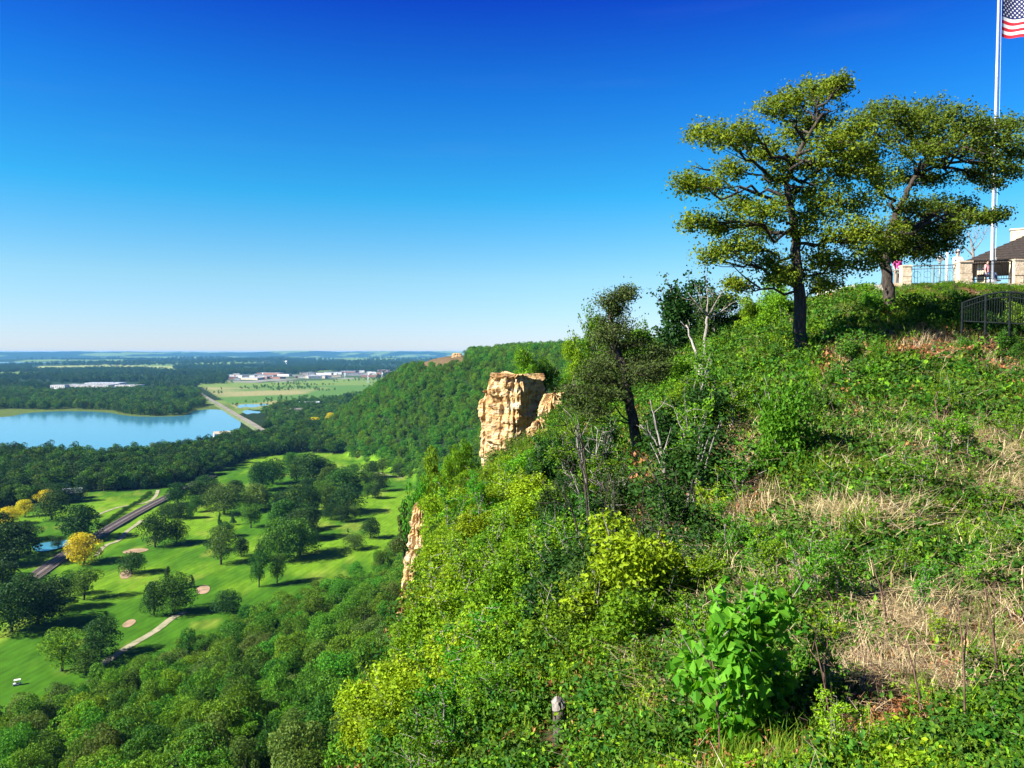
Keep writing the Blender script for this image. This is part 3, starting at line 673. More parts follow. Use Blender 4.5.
# ------------------------------------------------------------------ single trees
def place_tree(kind, name, loc, H, W=None, rz=None, label='', group=None, mat=None, cat='tree'):
    tr, cr = T_[kind]; o = empty(name, loc, rng.random() * 6.28 if rz is None else rz, label, cat, group)
    sx = (W if W else H) / 10; o.scale = (sx, sx, H / 10)
    put('trunk', tr, o); c = put('crown', cr, o, mat)
    return o
def golf_tree(px, base, wpx, hpx, kind, label, mat=None, name='golf_course_tree', group='trees on the golf course'):
    p = gp(px, base); z = float(ground_h(p[0], p[1])); k = p[1] / F
    place_tree(kind, name, (p[0], p[1], z - .1), hpx * k * 1.06, wpx * k * 1.12, label=label, group=group, mat=M[mat] if mat else None)
GT = [  # base x, base y, width, height, kind, label, leaf
 (81, 540, 40, 32, 'round0', 'large round dark green tree between the yellow tree and the railway', 'leaf_dark'),
 (84, 564, 34, 28, 'round1', 'yellow blossoming tree beside the blue pond and the railway', 'leaf_yellow'),
 (155, 547, 28, 30, 'round2', 'dark round tree right of the railway bend, left of a smaller one', 'leaf_dark'),
 (177, 544, 18, 22, 'round3', 'smaller dark tree touching the round tree right of the railway', 'leaf_dark'),
 (132, 573, 26, 20, 'round1', 'low dark tree directly behind a sand bunker right of the railway', 'leaf_dark'),
 (84, 600, 32, 30, 'light0', 'loose green tree on the fairway above the long dark shadows', 'leaf_mid'),
 (70, 596, 22, 24, 'light1', 'thin green tree left of the loose tree on the fairway', 'leaf_mid'),
 (154, 615, 24, 32, 'round0', 'dark tree at the left of the clump by the pink bunker', 'leaf_dark'),
 (173, 614, 36, 36, 'round2', 'broad green tree at the front of the clump by the pink bunker', 'leaf_mid'),
 (168, 590, 20, 24, 'cone0', 'pointed dark conifer at the back of the clump by the bunker', 'leaf_cold'),
 (192, 588, 13, 13, 'cone0', 'little dark conifer next to the pink bunker', 'leaf_cold'),
 (226, 613, 26, 20, 'round3', 'dark tree where the cart path meets the wood', 'leaf_dark'),
 (221, 564, 34, 35, 'light1', 'pale green vase shaped tree alone on the open fairway', 'leaf_olive'),
 (259, 588, 22, 34, 'light0', 'upright green tree, left one of a pair on the bright fairway', 'leaf_mid'),
 (277, 584, 20, 28, 'light1', 'upright green tree, right one of a pair on the bright fairway', 'leaf_mid'),
 (283, 533, 30, 30, 'round0', 'green tree at the back of the biggest clump on the fairway', 'leaf_mid'),
 (300, 556, 40, 34, 'round1', 'broad green tree at the front of the biggest clump', 'leaf_mid'),
 (281, 562, 34, 38, 'round2', 'tall green tree at the left front of the biggest clump', 'leaf_mid'),
 (300, 540, 30, 28, 'round3', 'dark tree in the middle of the biggest clump', 'leaf_dark'),
 (312, 528, 15, 20, 'round0', 'narrow dark tree just right of the biggest clump', 'leaf_dark'),
 (371, 539, 20, 19, 'round1', 'small round dark tree alone near the cliff foot', 'leaf_dark'),
 (354, 550, 19, 14, 'round2', 'low grey green bush tree near the cliff foot', 'leaf_olive'),
 (348, 533, 4, 5, 'cone0', 'tiny cone shaped sapling on the open fairway', 'leaf_cold'),
 (399, 477, 15, 12, 'round3', 'small dark ball shaped tree at the far edge of the course', 'leaf_dark'),
 (383, 473, 14, 13, 'light0', 'small pale tree left of the dark ball shaped tree', 'leaf_mid'),
 (376, 499, 11, 14, 'round0', 'small pointed dark tree alone on the far fairway', 'leaf_dark'),
 (261, 490, 24, 26, 'round1', 'dark tree, left one of a clump on the middle fairway', 'leaf_dark'),
 (273, 484, 24, 22, 'round2', 'dark tree, right one of a clump on the middle fairway', 'leaf_dark'),
 (308, 482, 36, 26, 'round0', 'broad dark tree in the centre of the far clump', 'leaf_dark'),
 (322, 480, 20, 20, 'round3', 'dark tree right of the broad one in the far clump', 'leaf_dark'),
 (292, 471, 18, 17, 'round1', 'mid green tree behind the broad one in the far clump', 'leaf_mid'),
 (344, 489, 36, 20, 'round2', 'wide flat green tree near the ridge foot', 'leaf_mid'),
 (328, 486, 20, 18, 'round0', 'green tree left of the wide flat one', 'leaf_mid'),
 (348, 514, 30, 26, 'round3', 'dark tree casting a long shadow below the wide flat tree', 'leaf_dark'),
 (331, 512, 22, 24, 'round0', 'dark tree left of the one casting a long shadow', 'leaf_mid'),
 (318, 508, 22, 24, 'light1', 'loose mid green tree in the middle of the fairway row', 'leaf_mid'),
 (256, 510, 28, 24, 'round1', 'grey green tree with rounded top on the middle fairway', 'leaf_olive'),
 (224, 514, 34, 26, 'round2', 'broad grey green tree on the fairway right of the railway', 'leaf_olive'),
 (213, 502, 24, 18, 'round3', 'dark tree behind the broad grey green tree', 'leaf_dark'),
 (236, 497, 18, 16, 'round0', 'small dark tree at the back of the middle fairway', 'leaf_dark'),
 (275, 517, 13, 20, 'cone0', 'slender dark conifer between two fairway clumps', 'leaf_cold'),
 (294, 514, 26, 26, 'round1', 'dark round tree left of a darker twin on the fairway', 'leaf_dark'),
 (309, 516, 20, 26, 'round2', 'darkest round tree on the middle fairway', 'leaf_dark'),
 (251, 528, 26, 22, 'light0', 'small spreading pale tree above a sandy bunker', 'leaf_mid'),
 (220, 527, 10, 15, 'cone0', 'left one of two small dark conifers on the fairway', 'leaf_cold'),
 (233, 525, 10, 14, 'cone0', 'right one of two small dark conifers on the fairway', 'leaf_cold'),
 (178, 504, 26, 20, 'round0', 'dark tree near the end of the visible railway', 'leaf_dark'),
 (198, 502, 20, 20, 'round1', 'dark tree behind the railway end, second from the line', 'leaf_dark'),
 (168, 517, 18, 13, 'round3', 'low dark tree, left of a row right of the railway', 'leaf_dark'),
 (180, 519, 18, 15, 'round2', 'low dark tree, right of a row right of the railway', 'leaf_dark'),
 (191, 519, 12, 14, 'light1', 'small pale tree at the end of the low dark row', 'leaf_mid'),
 (14, 566, 46, 40, 'round0', 'very large dark tree at the left edge beside the pond', 'leaf_dark'),
 (-12, 560, 46, 44, 'round2', 'very large dark tree cut by the left edge of the photo', 'leaf_dark'),
 (58, 548, 16, 12, 'light0', 'small dark bushy tree standing in front of the pond', 'leaf_dark'),
 (38, 625, 50, 40, 'round1', 'massive dark tree left of the shaded fairway', 'leaf_dark'),
 (12, 632, 50, 44, 'round3', 'massive dark tree cut by shadow at the left edge', 'leaf_dark'),
 (52, 612, 34, 32, 'round2', 'dark tree behind the massive ones at left', 'leaf_dark'),
 (24, 606, 40, 30, 'round0', 'dark tree at the back of the massive group at left', 'leaf_dark'),
 (62, 672, 44, 40, 'light1', 'lime green tree at the edge of the wood near the golf cart', 'leaf_bright'),
 (101, 658, 36, 36, 'round1', 'dark round tree between the lime tree and the cart path', 'leaf_dark'),
 (86, 676, 30, 24, 'round0', 'low green tree in front of the dark round one by the path', 'leaf_mid'),
 (40, 491, 19, 14, 'round1', 'topmost of the yellow trees left of the golf course', 'leaf_yellow'),
 (46, 505, 20, 13, 'round2', 'second from the top of the yellow trees at left', 'leaf_yellow'),
 (25, 517, 18, 16, 'round0', 'third from the top of the yellow trees at left', 'leaf_yellow'),
 (7, 525, 20, 16, 'round3', 'lowest of the yellow trees at the left edge', 'leaf_yellow'),
 (315, 427, 13, 9, 'round1', 'larger yellow tree at the foot of the far ridge', 'leaf_yellow'),
 (331, 431, 9, 8, 'round2', 'smaller yellow tree at the foot of the far ridge', 'leaf_yellow'),
 (60, 503, 26, 18, 'round1', 'dark tree in front of the small white house', 'leaf_dark'),
 (78, 502, 14, 14, 'round2', 'dark tree at the right corner of the blue roofed house', 'leaf_dark'),
 (8, 503, 30, 18, 'round1', 'dark tree above the yellow trees at the left edge', 'leaf_dark'),
 (52, 520, 28, 26, 'round3', 'dark tree right of the yellow trees at left', 'leaf_dark'),
 (24, 541, 30, 18, 'round2', 'dark tree below the yellow trees at left', 'leaf_dark'),
 (50, 502, 20, 18, 'round0', 'dark green tree behind the yellow trees at left', 'leaf_dark'),
 (2, 590, 34, 26, 'round0', 'dark tree left of the railway at the picture edge', 'leaf_dark'),
 (3, 566, 30, 20, 'round1', 'dark low tree beside the railway below the pond', 'leaf_dark'),
]
for g in GT: golf_tree(*g)
_r = np.random.default_rng(5); _ex = []
for k in range(900):
    if len(_ex) >= 26: break
    px, py = _r.uniform(196, 395), _r.uniform(472, 566)
    if py > 478 + (395 - px) * .55 + 20 or any(abs(px - a) < 9 and abs(py - b) < 9 for a, b in _ex) or any(abs(px - g[0]) < 7 and abs(py - g[1]) < 6 for g in GT) or fbm(np.array([px / 22.]), np.array([py / 14.]), 3)[0] < .5: continue
    _ex.append((px, py)); h = _r.uniform(9, 19); kd = ('round%d' % (k % 4), 'light%d' % (k % 2), 'round%d' % ((k + 1) % 4))[k % 3]
    golf_tree(px, py, h * _r.uniform(.9, 1.3), h, kd, '%s green tree scattered along the middle fairways' % ('small dark' if h < 14 else 'medium sized'), ('leaf_dark', 'leaf_mid', 'leaf_dark')[k % 3])
# hedge of bushes along the left of the railway
for k in range(26):
    u = k / 25; px = 104 + 52 * u; py = 531 - 35 * u; p = gp(px - 6, py - 1.5); sz = rng.uniform(2.2, 3.6)
    place_tree('round%d' % (k % 4), 'lineside_bush', (p[0], p[1], float(ground_h(p[0], p[1])) - .4), sz, sz * 1.3, label='green bush in the row along the left side of the railway', group='bushes along the railway', mat=M['leaf_mid'], cat='bush')

# wood on the slope below the cliff
def slope_wood():
    X = rng.uniform(-260, 60, 30000); Y = rng.uniform(70, 470, 30000); X, Y = thin(X, Y, 6.8)
    d, _, _, s = near_line(X, Y, FOOT); s = d * s; z = ground_h(X, Y); px, py = project(np.c_[X, Y, z + 6])
    dh, _, _, _ = near_line(X, Y, EDGE)
    m = (s > -2 + 0 * X) & (px > -60) & (px < 520) & (py < 900) & (X < 10 + 0 * Y) & (dh > 22)
    X, Y, z, s, px, py = [a[m] for a in (X, Y, z, s, px, py)]
    H = rng.uniform(7, 14, len(X)) * (1 - .25 * (s < 12))
    show = (px > 0) & (px < 430) & (py < 790); order = np.argsort(np.where(show, np.hypot(X, Y), 1e9)); print('slope', len(X), show.sum())
    near = order[:min(290, show.sum())]
    for q, i in enumerate(near):
        w = ('leaf_wood', 'leaf_wood', 'leaf_wood', 'leaf_bright', 'leaf_mid', 'leaf_olive')[int(rng.integers(0, 6))]
        lab = {'leaf_wood': 'green leafy tree crown in the dense wood below the cliff', 'leaf_bright': 'bright lime tree crown in the dense wood below the cliff',
               'leaf_mid': 'deep green tree crown in the dense wood below the cliff', 'leaf_olive': 'olive green tree crown in the dense wood below the cliff'}[w]
        place_tree('wood%d' % int(rng.integers(0, 5)), 'woodland_tree', (X[i], Y[i], z[i] - .4), H[i], H[i] * rng.uniform(.75, 1.1), label=lab, group='trees of the wood below the cliff', mat=M[w])
    rest = np.setdiff1d(np.arange(len(X)), near)
    h = H[rest]; scatter('slope_woodland', np.c_[X[rest], Y[rest], z[rest] - .4], rng.random(len(rest)) * 6.28, np.c_[h, h, h] / 10, FM_, 'farther green woods on the slope below the cliff', cat='woodland')
slope_wood()

# ================================================================== NEAR HILLSIDE
def hz_(x, y): return float(hill_h(x, y))
def on_hill(px, py):
    p = hit_hill(px, py); return p

def shrub_meshes(name, seed, n, lsize, leaf, nl=14, flat=.9, stems=9, asp=.66, inner=.35, up=.3, bark='bark_grey'):
    """about 2 m wide and 2 m tall, base at the origin"""
    r = np.random.default_rng(seed); lobes = []
    for i in range(nl):
        a = r.random() * 6.283; u = r.random(); rr = .68 * math.sqrt(r.random()) * (1 - .45 * u); lr = .19 + .18 * r.random()
        lobes.append((math.cos(a) * rr, math.sin(a) * rr, .3 + 1.25 * u * flat, lr, lr, lr * .9))
    V, Q = lobe_leaves(lobes, int(n * .8), lsize, r, inner=inner, up=up, asp=asp, jit=1.1)
    # stray sprigs for an uneven outline
    mb = MB(); C = []
    for i in range(stems * 3):
        l = lobes[int(r.integers(0, nl))]; q = np.array(l[:3]) + r.normal(size=3) * .1; d = np.array([q[0] * .6, q[1] * .6, .55]) + r.normal(size=3) * .22
        e = q + d * (.35 + .4 * r.random()); t = np.linspace(.2, 1, 9)[:, None]; C.append(q + (e - q) * t + r.normal(size=(9, 3)) * .03)
        if i < stems: mb.tube(bez(np.array([r.normal() * .08, r.normal() * .08, -.25]), q * [.4, .4, .6], e, 7), np.linspace(.022, .004, 7), 5)
        else: mb.tube(np.array([q, (q + e) / 2 + r.normal(size=3) * .03, e]), [.008, .006, .003], 4)
    C = np.concatenate(C); V2, Q2 = tufts(C, max(1, int(n * .2 / len(C))), .045, lsize, r, asp)
    return mb.mesh(name + '_stems', [M[bark]]), mesh_np(name + '_foliage', np.vstack([V, V2]), np.vstack([Q, Q2 + len(V)]), [M[leaf]])
S_ = {}
for i in range(4): S_['fine%d' % i] = shrub_meshes('fine_shrub', 200 + i, 7500, .058, 'leaf_bright', nl=17)
for i in range(3): S_['mid%d' % i] = shrub_meshes('mid_shrub', 210 + i, 5200, .075, 'leaf_mid')
for i in range(3): S_['lime%d' % i] = shrub_meshes('lime_shrub', 220 + i, 7000, .062, 'leaf_lime', inner=.35, nl=17)
S_['big0'] = shrub_meshes('large_leaf_shrub', 230, 2000, .125, 'leaf_big', asp=.85, stems=8, inner=.2)
for i in range(2): S_['low%d' % i] = shrub_meshes('low_shrub', 240 + i, 4200, .06, 'leaf_bright', nl=12, flat=.35)
for i in range(2): S_['juni%d' % i] = shrub_meshes('juniper_shrub', 250 + i, 9000, .055, 'leaf_juniper', nl=16, inner=.2, asp=.35, bark='bark')
def shrub(kind, name, x, y, w, h, label, group=None, mat=None, cat='shrub', z=None, dz=-.12):
    if y < 6.5 and -.4 < x < 1.05 and name in ('edge_shrub', 'slope_shrub', 'leafy_sapling', 'dark_sapling'): return None
    st, fo = S_[kind]; z = hz_(x, y) + dz if z is None else z
    o = empty(name, (x, y, z), rng.random() * 6.28, label, cat, group); o.scale = (w / 2, w / 2, h / 2)
    put('stems', st, o); put('foliage', fo, o, M[mat] if mat else None); return o
def shrub_px(kind, name, px, py, wpx, hpx, label, D=None, **k):
    """base pixel, size in pixels"""
    if D is None:
        p = hit_hill(px, py)
        z = None
        if p is None: p = at(px, py, 50); z = p[2] - .3
    else: p = at(px, py, D); z = p[2]
    s = p[1] / F; return shrub(kind, name, p[0], p[1], wpx * s, hpx * s, label, z=z, **k)

# --- shrubs one can point at
shrub_px('mid0', 'leafy_bush', 786, 482, 92, 132, 'big round leafy bush right below the left oak trunk', mat='leaf_big')
shrub_px('mid0', 'leafy_bush', 815, 432, 50, 62, 'darker leafy bush against the foot of the left oak', mat='leaf_mid')
shrub_px('big0', 'vine_bush', 738, 735, 185, 200, 'bush with large bright heart shaped leaves low in the picture', mat='leaf_big')
shrub_px('big0', 'vine_bush', 800, 700, 60, 75, 'small bush of large bright leaves right of the bigger one', mat='leaf_big')
shrub_px('mid1', 'leafy_bush', 700, 478, 46, 50, 'rounded bush on the red soil left of the pale boulders', mat='leaf_bright')
shrub_px('mid2', 'leafy_bush', 880, 395, 54, 44, 'green bush on the slope below the right oak', mat='leaf_bright')
shrub_px('fine1', 'background_bush', 775, 335, 60, 70, 'bright green bush on the skyline left of the left oak trunk', mat='leaf_bright')
shrub_px('fine2', 'background_bush', 738, 335, 40, 34, 'low dark bush on the skyline between dead tree and oak', mat='leaf_mid')
shrub_px('mid0', 'juniper_bush', 686, 354, 92, 92, 'wide dark green juniper bush on the skyline', mat='leaf_dark')
shrub_px('fine3', 'skyline_bush', 598, 388, 60, 92, 'bright green tall bush on the skyline behind the twisted juniper', mat='leaf_bright')
shrub_px('lime0', 'skyline_bush', 575, 388, 38, 70, 'yellow green bush on the skyline left of the twisted juniper', mat='leaf_lime')
shrub_px('mid1', 'skyline_bush', 640, 380, 60, 60, 'green bush on the skyline right of the twisted juniper', mat='leaf_bright')
shrub_px('fine0', 'rock_top_bush', 526, 394, 44, 56, 'leafy green bush growing on top of the limestone rock', D=60, mat='leaf_bright')
shrub_px('fine1', 'rock_top_bush', 546, 398, 36, 50, 'green bush directly behind the limestone rock top', D=61, mat='leaf_mid')
shrub_px('fine2', 'rock_top_bush', 568, 404, 34, 50, 'paler green bush right of the limestone rock top', D=60, mat='leaf_bright')
shrub_px('lime1', 'cleft_bush', 568, 425, 44, 50, 'yellow green bush in the cleft between the rocks', D=56, mat='leaf_lime')
shrub_px('mid0', 'cleft_bush', 545, 425, 24, 34, 'dark bush in the crack of the limestone rock', D=57, mat='leaf_mid')
shrub_px('mid1', 'juniper_bush', 716, 346, 70, 62, 'smaller dark bush behind the grey leafless tree on the skyline', mat='leaf_dark')
shrub_px('lime0', 'yellow_bush', 498, 500, 60, 44, 'lime bush left of the pale yellow bush under the rock', D=46, mat='leaf_lime')
# dry twiggy bush with yellow green leaves under the rock
shrub_px('lime2', 'yellow_bush', 512, 478, 70, 48, 'pale yellow green bush covering the foot of the limestone rock', D=50, mat='leaf_olive')

# --- trees rooted on the steep drop whose tops reach the cliff edge
for k, (px, ptop, D, wpx, lf) in enumerate(((432, 452, 58, 34, 'leaf_bright'), (452, 446, 62, 32, 'leaf_bright'), (468, 440, 64, 30, 'leaf_bright'), (420, 478, 56, 34, 'leaf_wood'), (442, 478, 52, 34, 'leaf_bright'), (466, 470, 50, 36, 'leaf_lime'), (490, 474, 48, 40, 'leaf_lime'), (508, 462, 50, 44, 'leaf_lime'), (530, 478, 46, 44, 'leaf_bright'),
                             (432, 505, 46, 34, 'leaf_lime'), (455, 505, 42, 40, 'leaf_lime'), (484, 505, 40, 44, 'leaf_bright'), (440, 535, 38, 38, 'leaf_lime'), (436, 570, 33, 44, 'leaf_lime'), (470, 540, 34, 48, 'leaf_bright'), (548, 450, 52, 34, 'leaf_olive'))):
    t = at(px, ptop, D); zb = hz_(t[0], t[1]); H = min(t[2] - zb, 9.0); W = wpx * D / F * 1.25
    if H < 1.5: H = 1.5; 
    place_tree('wood%d' % (k % 5), 'cliff_tree', (t[0], t[1], t[2] - H - .1), H, W, label={'leaf_lime': 'lime green', 'leaf_bright': 'bright green', 'leaf_wood': 'deep green', 'leaf_olive': 'pale yellow green'}[lf] + ' treetop reaching up to the cliff edge near the limestone rock', group='trees rooted on the steep drop by the rock', mat=M[lf])
# --- young trees and shrubs clothing the cliff edge, lower middle of the picture
CL = 0
edge_spots = []
for k in range(1500):
    px = rng.uniform(325, 690); py = rng.uniform(475, 800)
    left = np.interp(py, [470, 520, 600, 640, 700, 800], [425, 436, 425, 400, 372, 335])
    if px < left + 8 or (505 < px < 632 and py > 668) or (px > 640 and py > 590) or (596 < px < 684 and py < 610): continue
    D = np.interp(py, [470, 520, 600, 680, 800], [38, 27, 17, 11.5, 8.0]) * rng.uniform(.9, 1.12)
    if any((px - a) ** 2 + ((py - b) * 1.15) ** 2 < np.interp(py, [470, 800], [17, 36]) ** 2 for a, b, _ in edge_spots): continue
    edge_spots.append((px, py, D))
for px, py, D in edge_spots:
    p = at(px, py, D); h = hz_(p[0], p[1])
    lime = np.interp(px, [380, 470, 560], [.97, .75, .12]) > rng.random(); deep = px > 545 and py < 640 and rng.random() < .7  # deep: inner shrubs take a dark leaf colour in place of shade
    # the plant reaches up to this height from ground that falls away under it
    top = p[2]
    if px > 520:
        ph = hit_hill(px, py)
        if ph is not None: p = ph; h = p[2]; top = h + rng.uniform(.5, 1.1)
    hh = max(.7, min(top - h, 6.0)); zb = top - hh if top - hh > h else h - .1
    w = rng.uniform(1.3, 2.1) * (D / 14) ** .5
    if hh < 2.4:
        shrub(('lime%d' if lime else 'fine%d') % int(rng.integers(0, 3)), 'edge_shrub', p[0], p[1], w, max(hh, w * .8), 'shrub with leaves coloured dark for shade in the thicket along the cliff edge' if deep else 'lime green shrub in the thicket along the cliff edge' if lime else 'mid green shrub in the thicket along the cliff edge', 'shrubs of the thicket along the cliff edge', 'leaf_dark' if deep else ('leaf_lime' if lime else ('leaf_bright' if rng.random() < .6 else 'leaf_mid')), z=zb)
    else:
        o = shrub(('lime%d' if lime else 'fine%d') % int(rng.integers(0, 3)), 'edge_sapling', p[0], p[1], w, w * 1.25, 'lime green sapling rising beside the cliff edge' if lime else 'mid green sapling rising beside the cliff edge', 'saplings along the cliff edge', 'leaf_lime' if lime else 'leaf_bright', cat='sapling', z=top - w * 1.1)
        mb = MB(); mb.tube([(0, 0, .1), (rng.normal() * .05, rng.normal() * .05, -1.5), (0, 0, -(hh) / (w * 1.25 / 2) + .2)], [.03, .05, .07], 6); mb.build('trunk', M['bark'], o)
print('edge', len(edge_spots))
# lower shrubs clothing the drop below the edge, so that it is green from any side
for k in range(46):
    y = rng.uniform(9, 62); ex = np.interp(y, [9, 18, 28, 40, 58], [-2, -3.2, -4.6, -6, -3.5]); x = ex - rng.uniform(.6, 4.5)
    px, py = project(np.array([[x, y, hz_(x, y) + 1]]))
    w = rng.uniform(1.8, 3.2); shrub('fine%d' % (k % 4), 'cliff_shrub', x, y, w, w, 'green shrub clinging to the steep drop below the cliff edge', 'shrubs on the steep drop below the edge', ('leaf_bright', 'leaf_lime', 'leaf_mid')[k % 3])

# --- shrubs and weeds over the slope to the right
pl = []
zone_pts = []
for k in range(2600):
    px = rng.uniform(560, 1060); py = rng.uniform(318, 800)
    sky = np.interp(px, [560, 650, 740, 800, 1060], [420, 372, 336, 322, 300])
    if py < sky: continue
    p = hit_hill(px, py)
    if p is None: continue
    zone_pts.append((px, py, p))
cnt = 0
for px, py, p in zone_pts:
    if cnt >= 240: break
    dens = .35
    if 870 < px and 420 < py < 560: dens = .06
    if 780 < px and py > 600: dens = .6
    if px > 820 and 320 < py < 400: dens = .25
    if px < 760 and py < 470: dens = .9
    if 560 < px < 700 and py > 560: dens = .8
    if abs(px - 735) < 45 and 430 < py < 500: dens = .0
    if 590 < px < 672 and 415 < py < 590: dens = 0
    if (685 < px < 738 and 392 < py < 445) or (735 < px < 842 and 425 < py < 560) or (870 < px < 915 and 300 < py < 345) or (780 < px < 822 and 335 < py < 375): dens = 0
    if (520 < px < 604 and py > 650) or (655 < px < 830 and py > 600): dens = 0
    if px > 870 and py < 318: dens = 0
    if abs(px - 712) < 22 and 380 < py < 420: dens = .0
    if rng.random() > dens * 1.0: continue
    mind = 19
    if any((px - a) ** 2 + (py - b) ** 2 < mind ** 2 for a, b in pl): continue
    pl.append((px, py)); cnt += 1
    s = p[1] / F; wpx = rng.uniform(26, 58) * (1 if px < 780 else .75); kind = ('fine', 'low', 'mid', 'low')[int(rng.integers(0, 4))]
    kk = '%s%d' % (kind, int(rng.integers(0, 2))); mt = ('leaf_bright', 'leaf_mid', 'leaf_bright', 'leaf_olive')[int(rng.integers(0, 4))]
    hp = wpx * (1.1 if kind != 'low' else .8)
    where = 'upper slope near the oaks' if py < 420 else ('middle of the open slope' if py < 580 else 'lower slope near the viewer')
    colr = {'leaf_bright': 'bright green', 'leaf_mid': 'deep green', 'leaf_olive': 'olive green'}[mt]
    shrub(kk, 'slope_shrub', p[0], p[1], wpx * s, hp * s, '%s shrub on the %s' % (colr, where), 'shrubs on the open slope', mt)
print('slope shrubs', cnt)

# --- open, many stemmed saplings standing above the thicket
def sapling_meshes(name, seed, ns=5, leaves=2600, ls=.055, leaf='leaf_bright'):
    r = np.random.default_rng(seed); mb = MB(); C = []
    for i in range(ns):
        a = r.random() * 6.283; out_ = r.uniform(.15, .6); top = np.array([math.cos(a) * out_, math.sin(a) * out_, r.uniform(1.4, 2.0)]); b = np.array([r.normal() * .07, r.normal() * .07, -.3])
        P = bez(b, np.array([top[0] * .25, top[1] * .25, top[2] * .6]), top, 10); P[1:-1] += r.normal(size=(8, 3)) * .02; mb.tube(P, np.linspace(.020, .004, 10), 5)
        for k in range(13):
            q = P[int(r.integers(3, 10))]; d = r.normal(size=3) * [1, 1, .35] + [0, 0, .35]; d /= np.linalg.norm(d); L = r.uniform(.15, .5) * (1.15 - .4 * q[2] / 2); e = q + d * L + [0, 0, -.04 * L]
            mb.tube(np.array([q, (q + e) / 2 + r.normal(size=3) * .02, e]), [.007, .005, .002], 4)
            for t in np.linspace(.25, 1.0, 7): C.append(q + (e - q) * t + r.normal(size=3) * .025)
    C = np.array(C); V, Q = tufts(C, max(2, leaves // len(C)), .042, ls, r, .66, .7)
    return mb.mesh(name + '_stems', [M['bark_grey']]), mesh_np(name + '_foliage', V, Q, [M[leaf]])
for i in range(5): S_['sap%d' % i] = sapling_meshes('sapling', 260 + i)
sp_ = []
for k in range(1200):
    if len(sp_) >= 78: break
    px, py = rng.uniform(370, 1010), rng.uniform(430, 800)
    if px > 840 and rng.random() < .6: continue
    if (505 < px < 632 and py > 660) or (660 < px < 820 and py > 640) or (735 < px < 842 and py < 560) or (590 < px < 685 and py < 640) or py < np.interp(px, [370, 480, 560, 640, 1010], [600, 520, 480, 440, 430]): continue
    if any((px - a) ** 2 + (py - b) ** 2 < 30 ** 2 for a, b in sp_): continue
    p = hit_hill(px, py)
    if p is None: continue
    sp_.append((px, py)); hpx = rng.uniform(55, 115) * (1 if px < 840 else .7); h = min(hpx * p[1] / F, 2.6); mt = ('leaf_lime', 'leaf_bright', 'leaf_bright', 'leaf_big')[int(rng.integers(0, 4))]
    if px > 640 and mt == 'leaf_lime' and rng.random() < .6: mt = 'leaf_bright'
    shrub('sap%d' % (k % 5), 'leafy_sapling', p[0], p[1], h * rng.uniform(.8, 1.2), h, '%s open sapling with thin grey stems %s' % ({'leaf_lime': 'yellow green', 'leaf_bright': 'green', 'leaf_big': 'light green'}[mt], 'in the thicket left of the bare slope' if px < 700 else 'on the open slope'), 'open leafy saplings on the slope', mt, cat='sapling')
print('saplings', len(sp_))
for px, py, w, h, kd, mt, lab in ((690, 690, 90, 110, 'sap0', 'leaf_bright', 'tall open green sapling just left of the large leaved bush'), (640, 700, 80, 90, 'fine2', 'leaf_bright', 'bright green bush between the wooden post and the large leaved bush'), (655, 640, 90, 90, 'mid2', 'leaf_mid', 'deep green bush above the one beside the wooden post'),
                               (770, 610, 80, 90, 'sap2', 'leaf_bright', 'open green sapling above and right of the large leaved bush'), (610, 640, 70, 80, 'sap3', 'leaf_lime', 'yellow green open sapling up the slope from the wooden post'), (700, 610, 70, 80, 'fine3', 'leaf_bright', 'rounded green bush directly above the large leaved bush')):
    shrub_px(kd, 'leafy_bush', px, py, w, h, lab, mat=mt)
# --- grass, weeds, dry stalks and leaf litter
def blades(name, seed, n, L, W, spread, mat, lean=.5, curl=.4):
    r = np.random.default_rng(seed); b = np.c_[r.normal(size=(n, 2)) * spread, np.full(n, -.02)]
    a = r.random(n) * 6.283; ln = L * (.5 + .8 * r.random(n)); le = lean * r.random(n)
    d = np.c_[np.cos(a), np.sin(a), np.zeros(n)]; s = np.c_[-np.sin(a), np.cos(a), np.zeros(n)] * (W / 2)
    mid = b + d * (ln * le * .35)[:, None] + np.c_[np.zeros((n, 2)), ln * .6]; tip = b + d * (ln * (le + curl * r.random(n) * .6))[:, None] + np.c_[np.zeros((n, 2)), ln * (1 - .3 * le)]
    V = np.stack([b - s, b + s, mid + s * .8, mid - s * .8, tip], 1).reshape(-1, 3); k = np.arange(n)[:, None] * 5
    return bpy.data.objects.new(name, mesh_np(name, V, [k + np.array([[0, 1, 2, 3]]), k + np.array([[3, 2, 4]])], [M[mat]]))
def weed(name, seed, n, ls, rad, h, mat, asp=.6):
    r = np.random.default_rng(seed); m = max(5, n // 8); C = np.c_[r.normal(size=(m, 2)) * rad, r.random(m) * h]; V, Q = tufts(C, 8, ls * .8, ls, r, asp, .6)
    return bpy.data.objects.new(name, mesh_np(name, V, Q, [M[mat]]))
def stalks(name, seed, n, L, mat, rad=.005):
    r = np.random.default_rng(seed); mb = MB()
    for i in range(n):
        b = np.array([r.normal() * .18, r.normal() * .18, -.03]); d = np.array([r.normal() * .55, r.normal() * .55, .75]); d *= L * (.5 + .7 * r.random()); m = b + d * .55 + r.normal(size=3) * .05; e = b + d + np.array([r.normal() * .1, r.normal() * .1, -.18 * L])
        mb.tube([b, m, e], [rad, rad * .8, rad * .35], 3)
        if i % 2: mb.tube([m, m + r.normal(size=3) * .16 * L + [0, 0, .05]], [rad * .6, rad * .25], 3)
    return bpy.data.objects.new(name, mb.mesh(name, [M[mat]]))
P_GRASS = [blades('grass_tuft', 300 + i, 60, .34, .012, .12, 'grass') for i in range(3)]
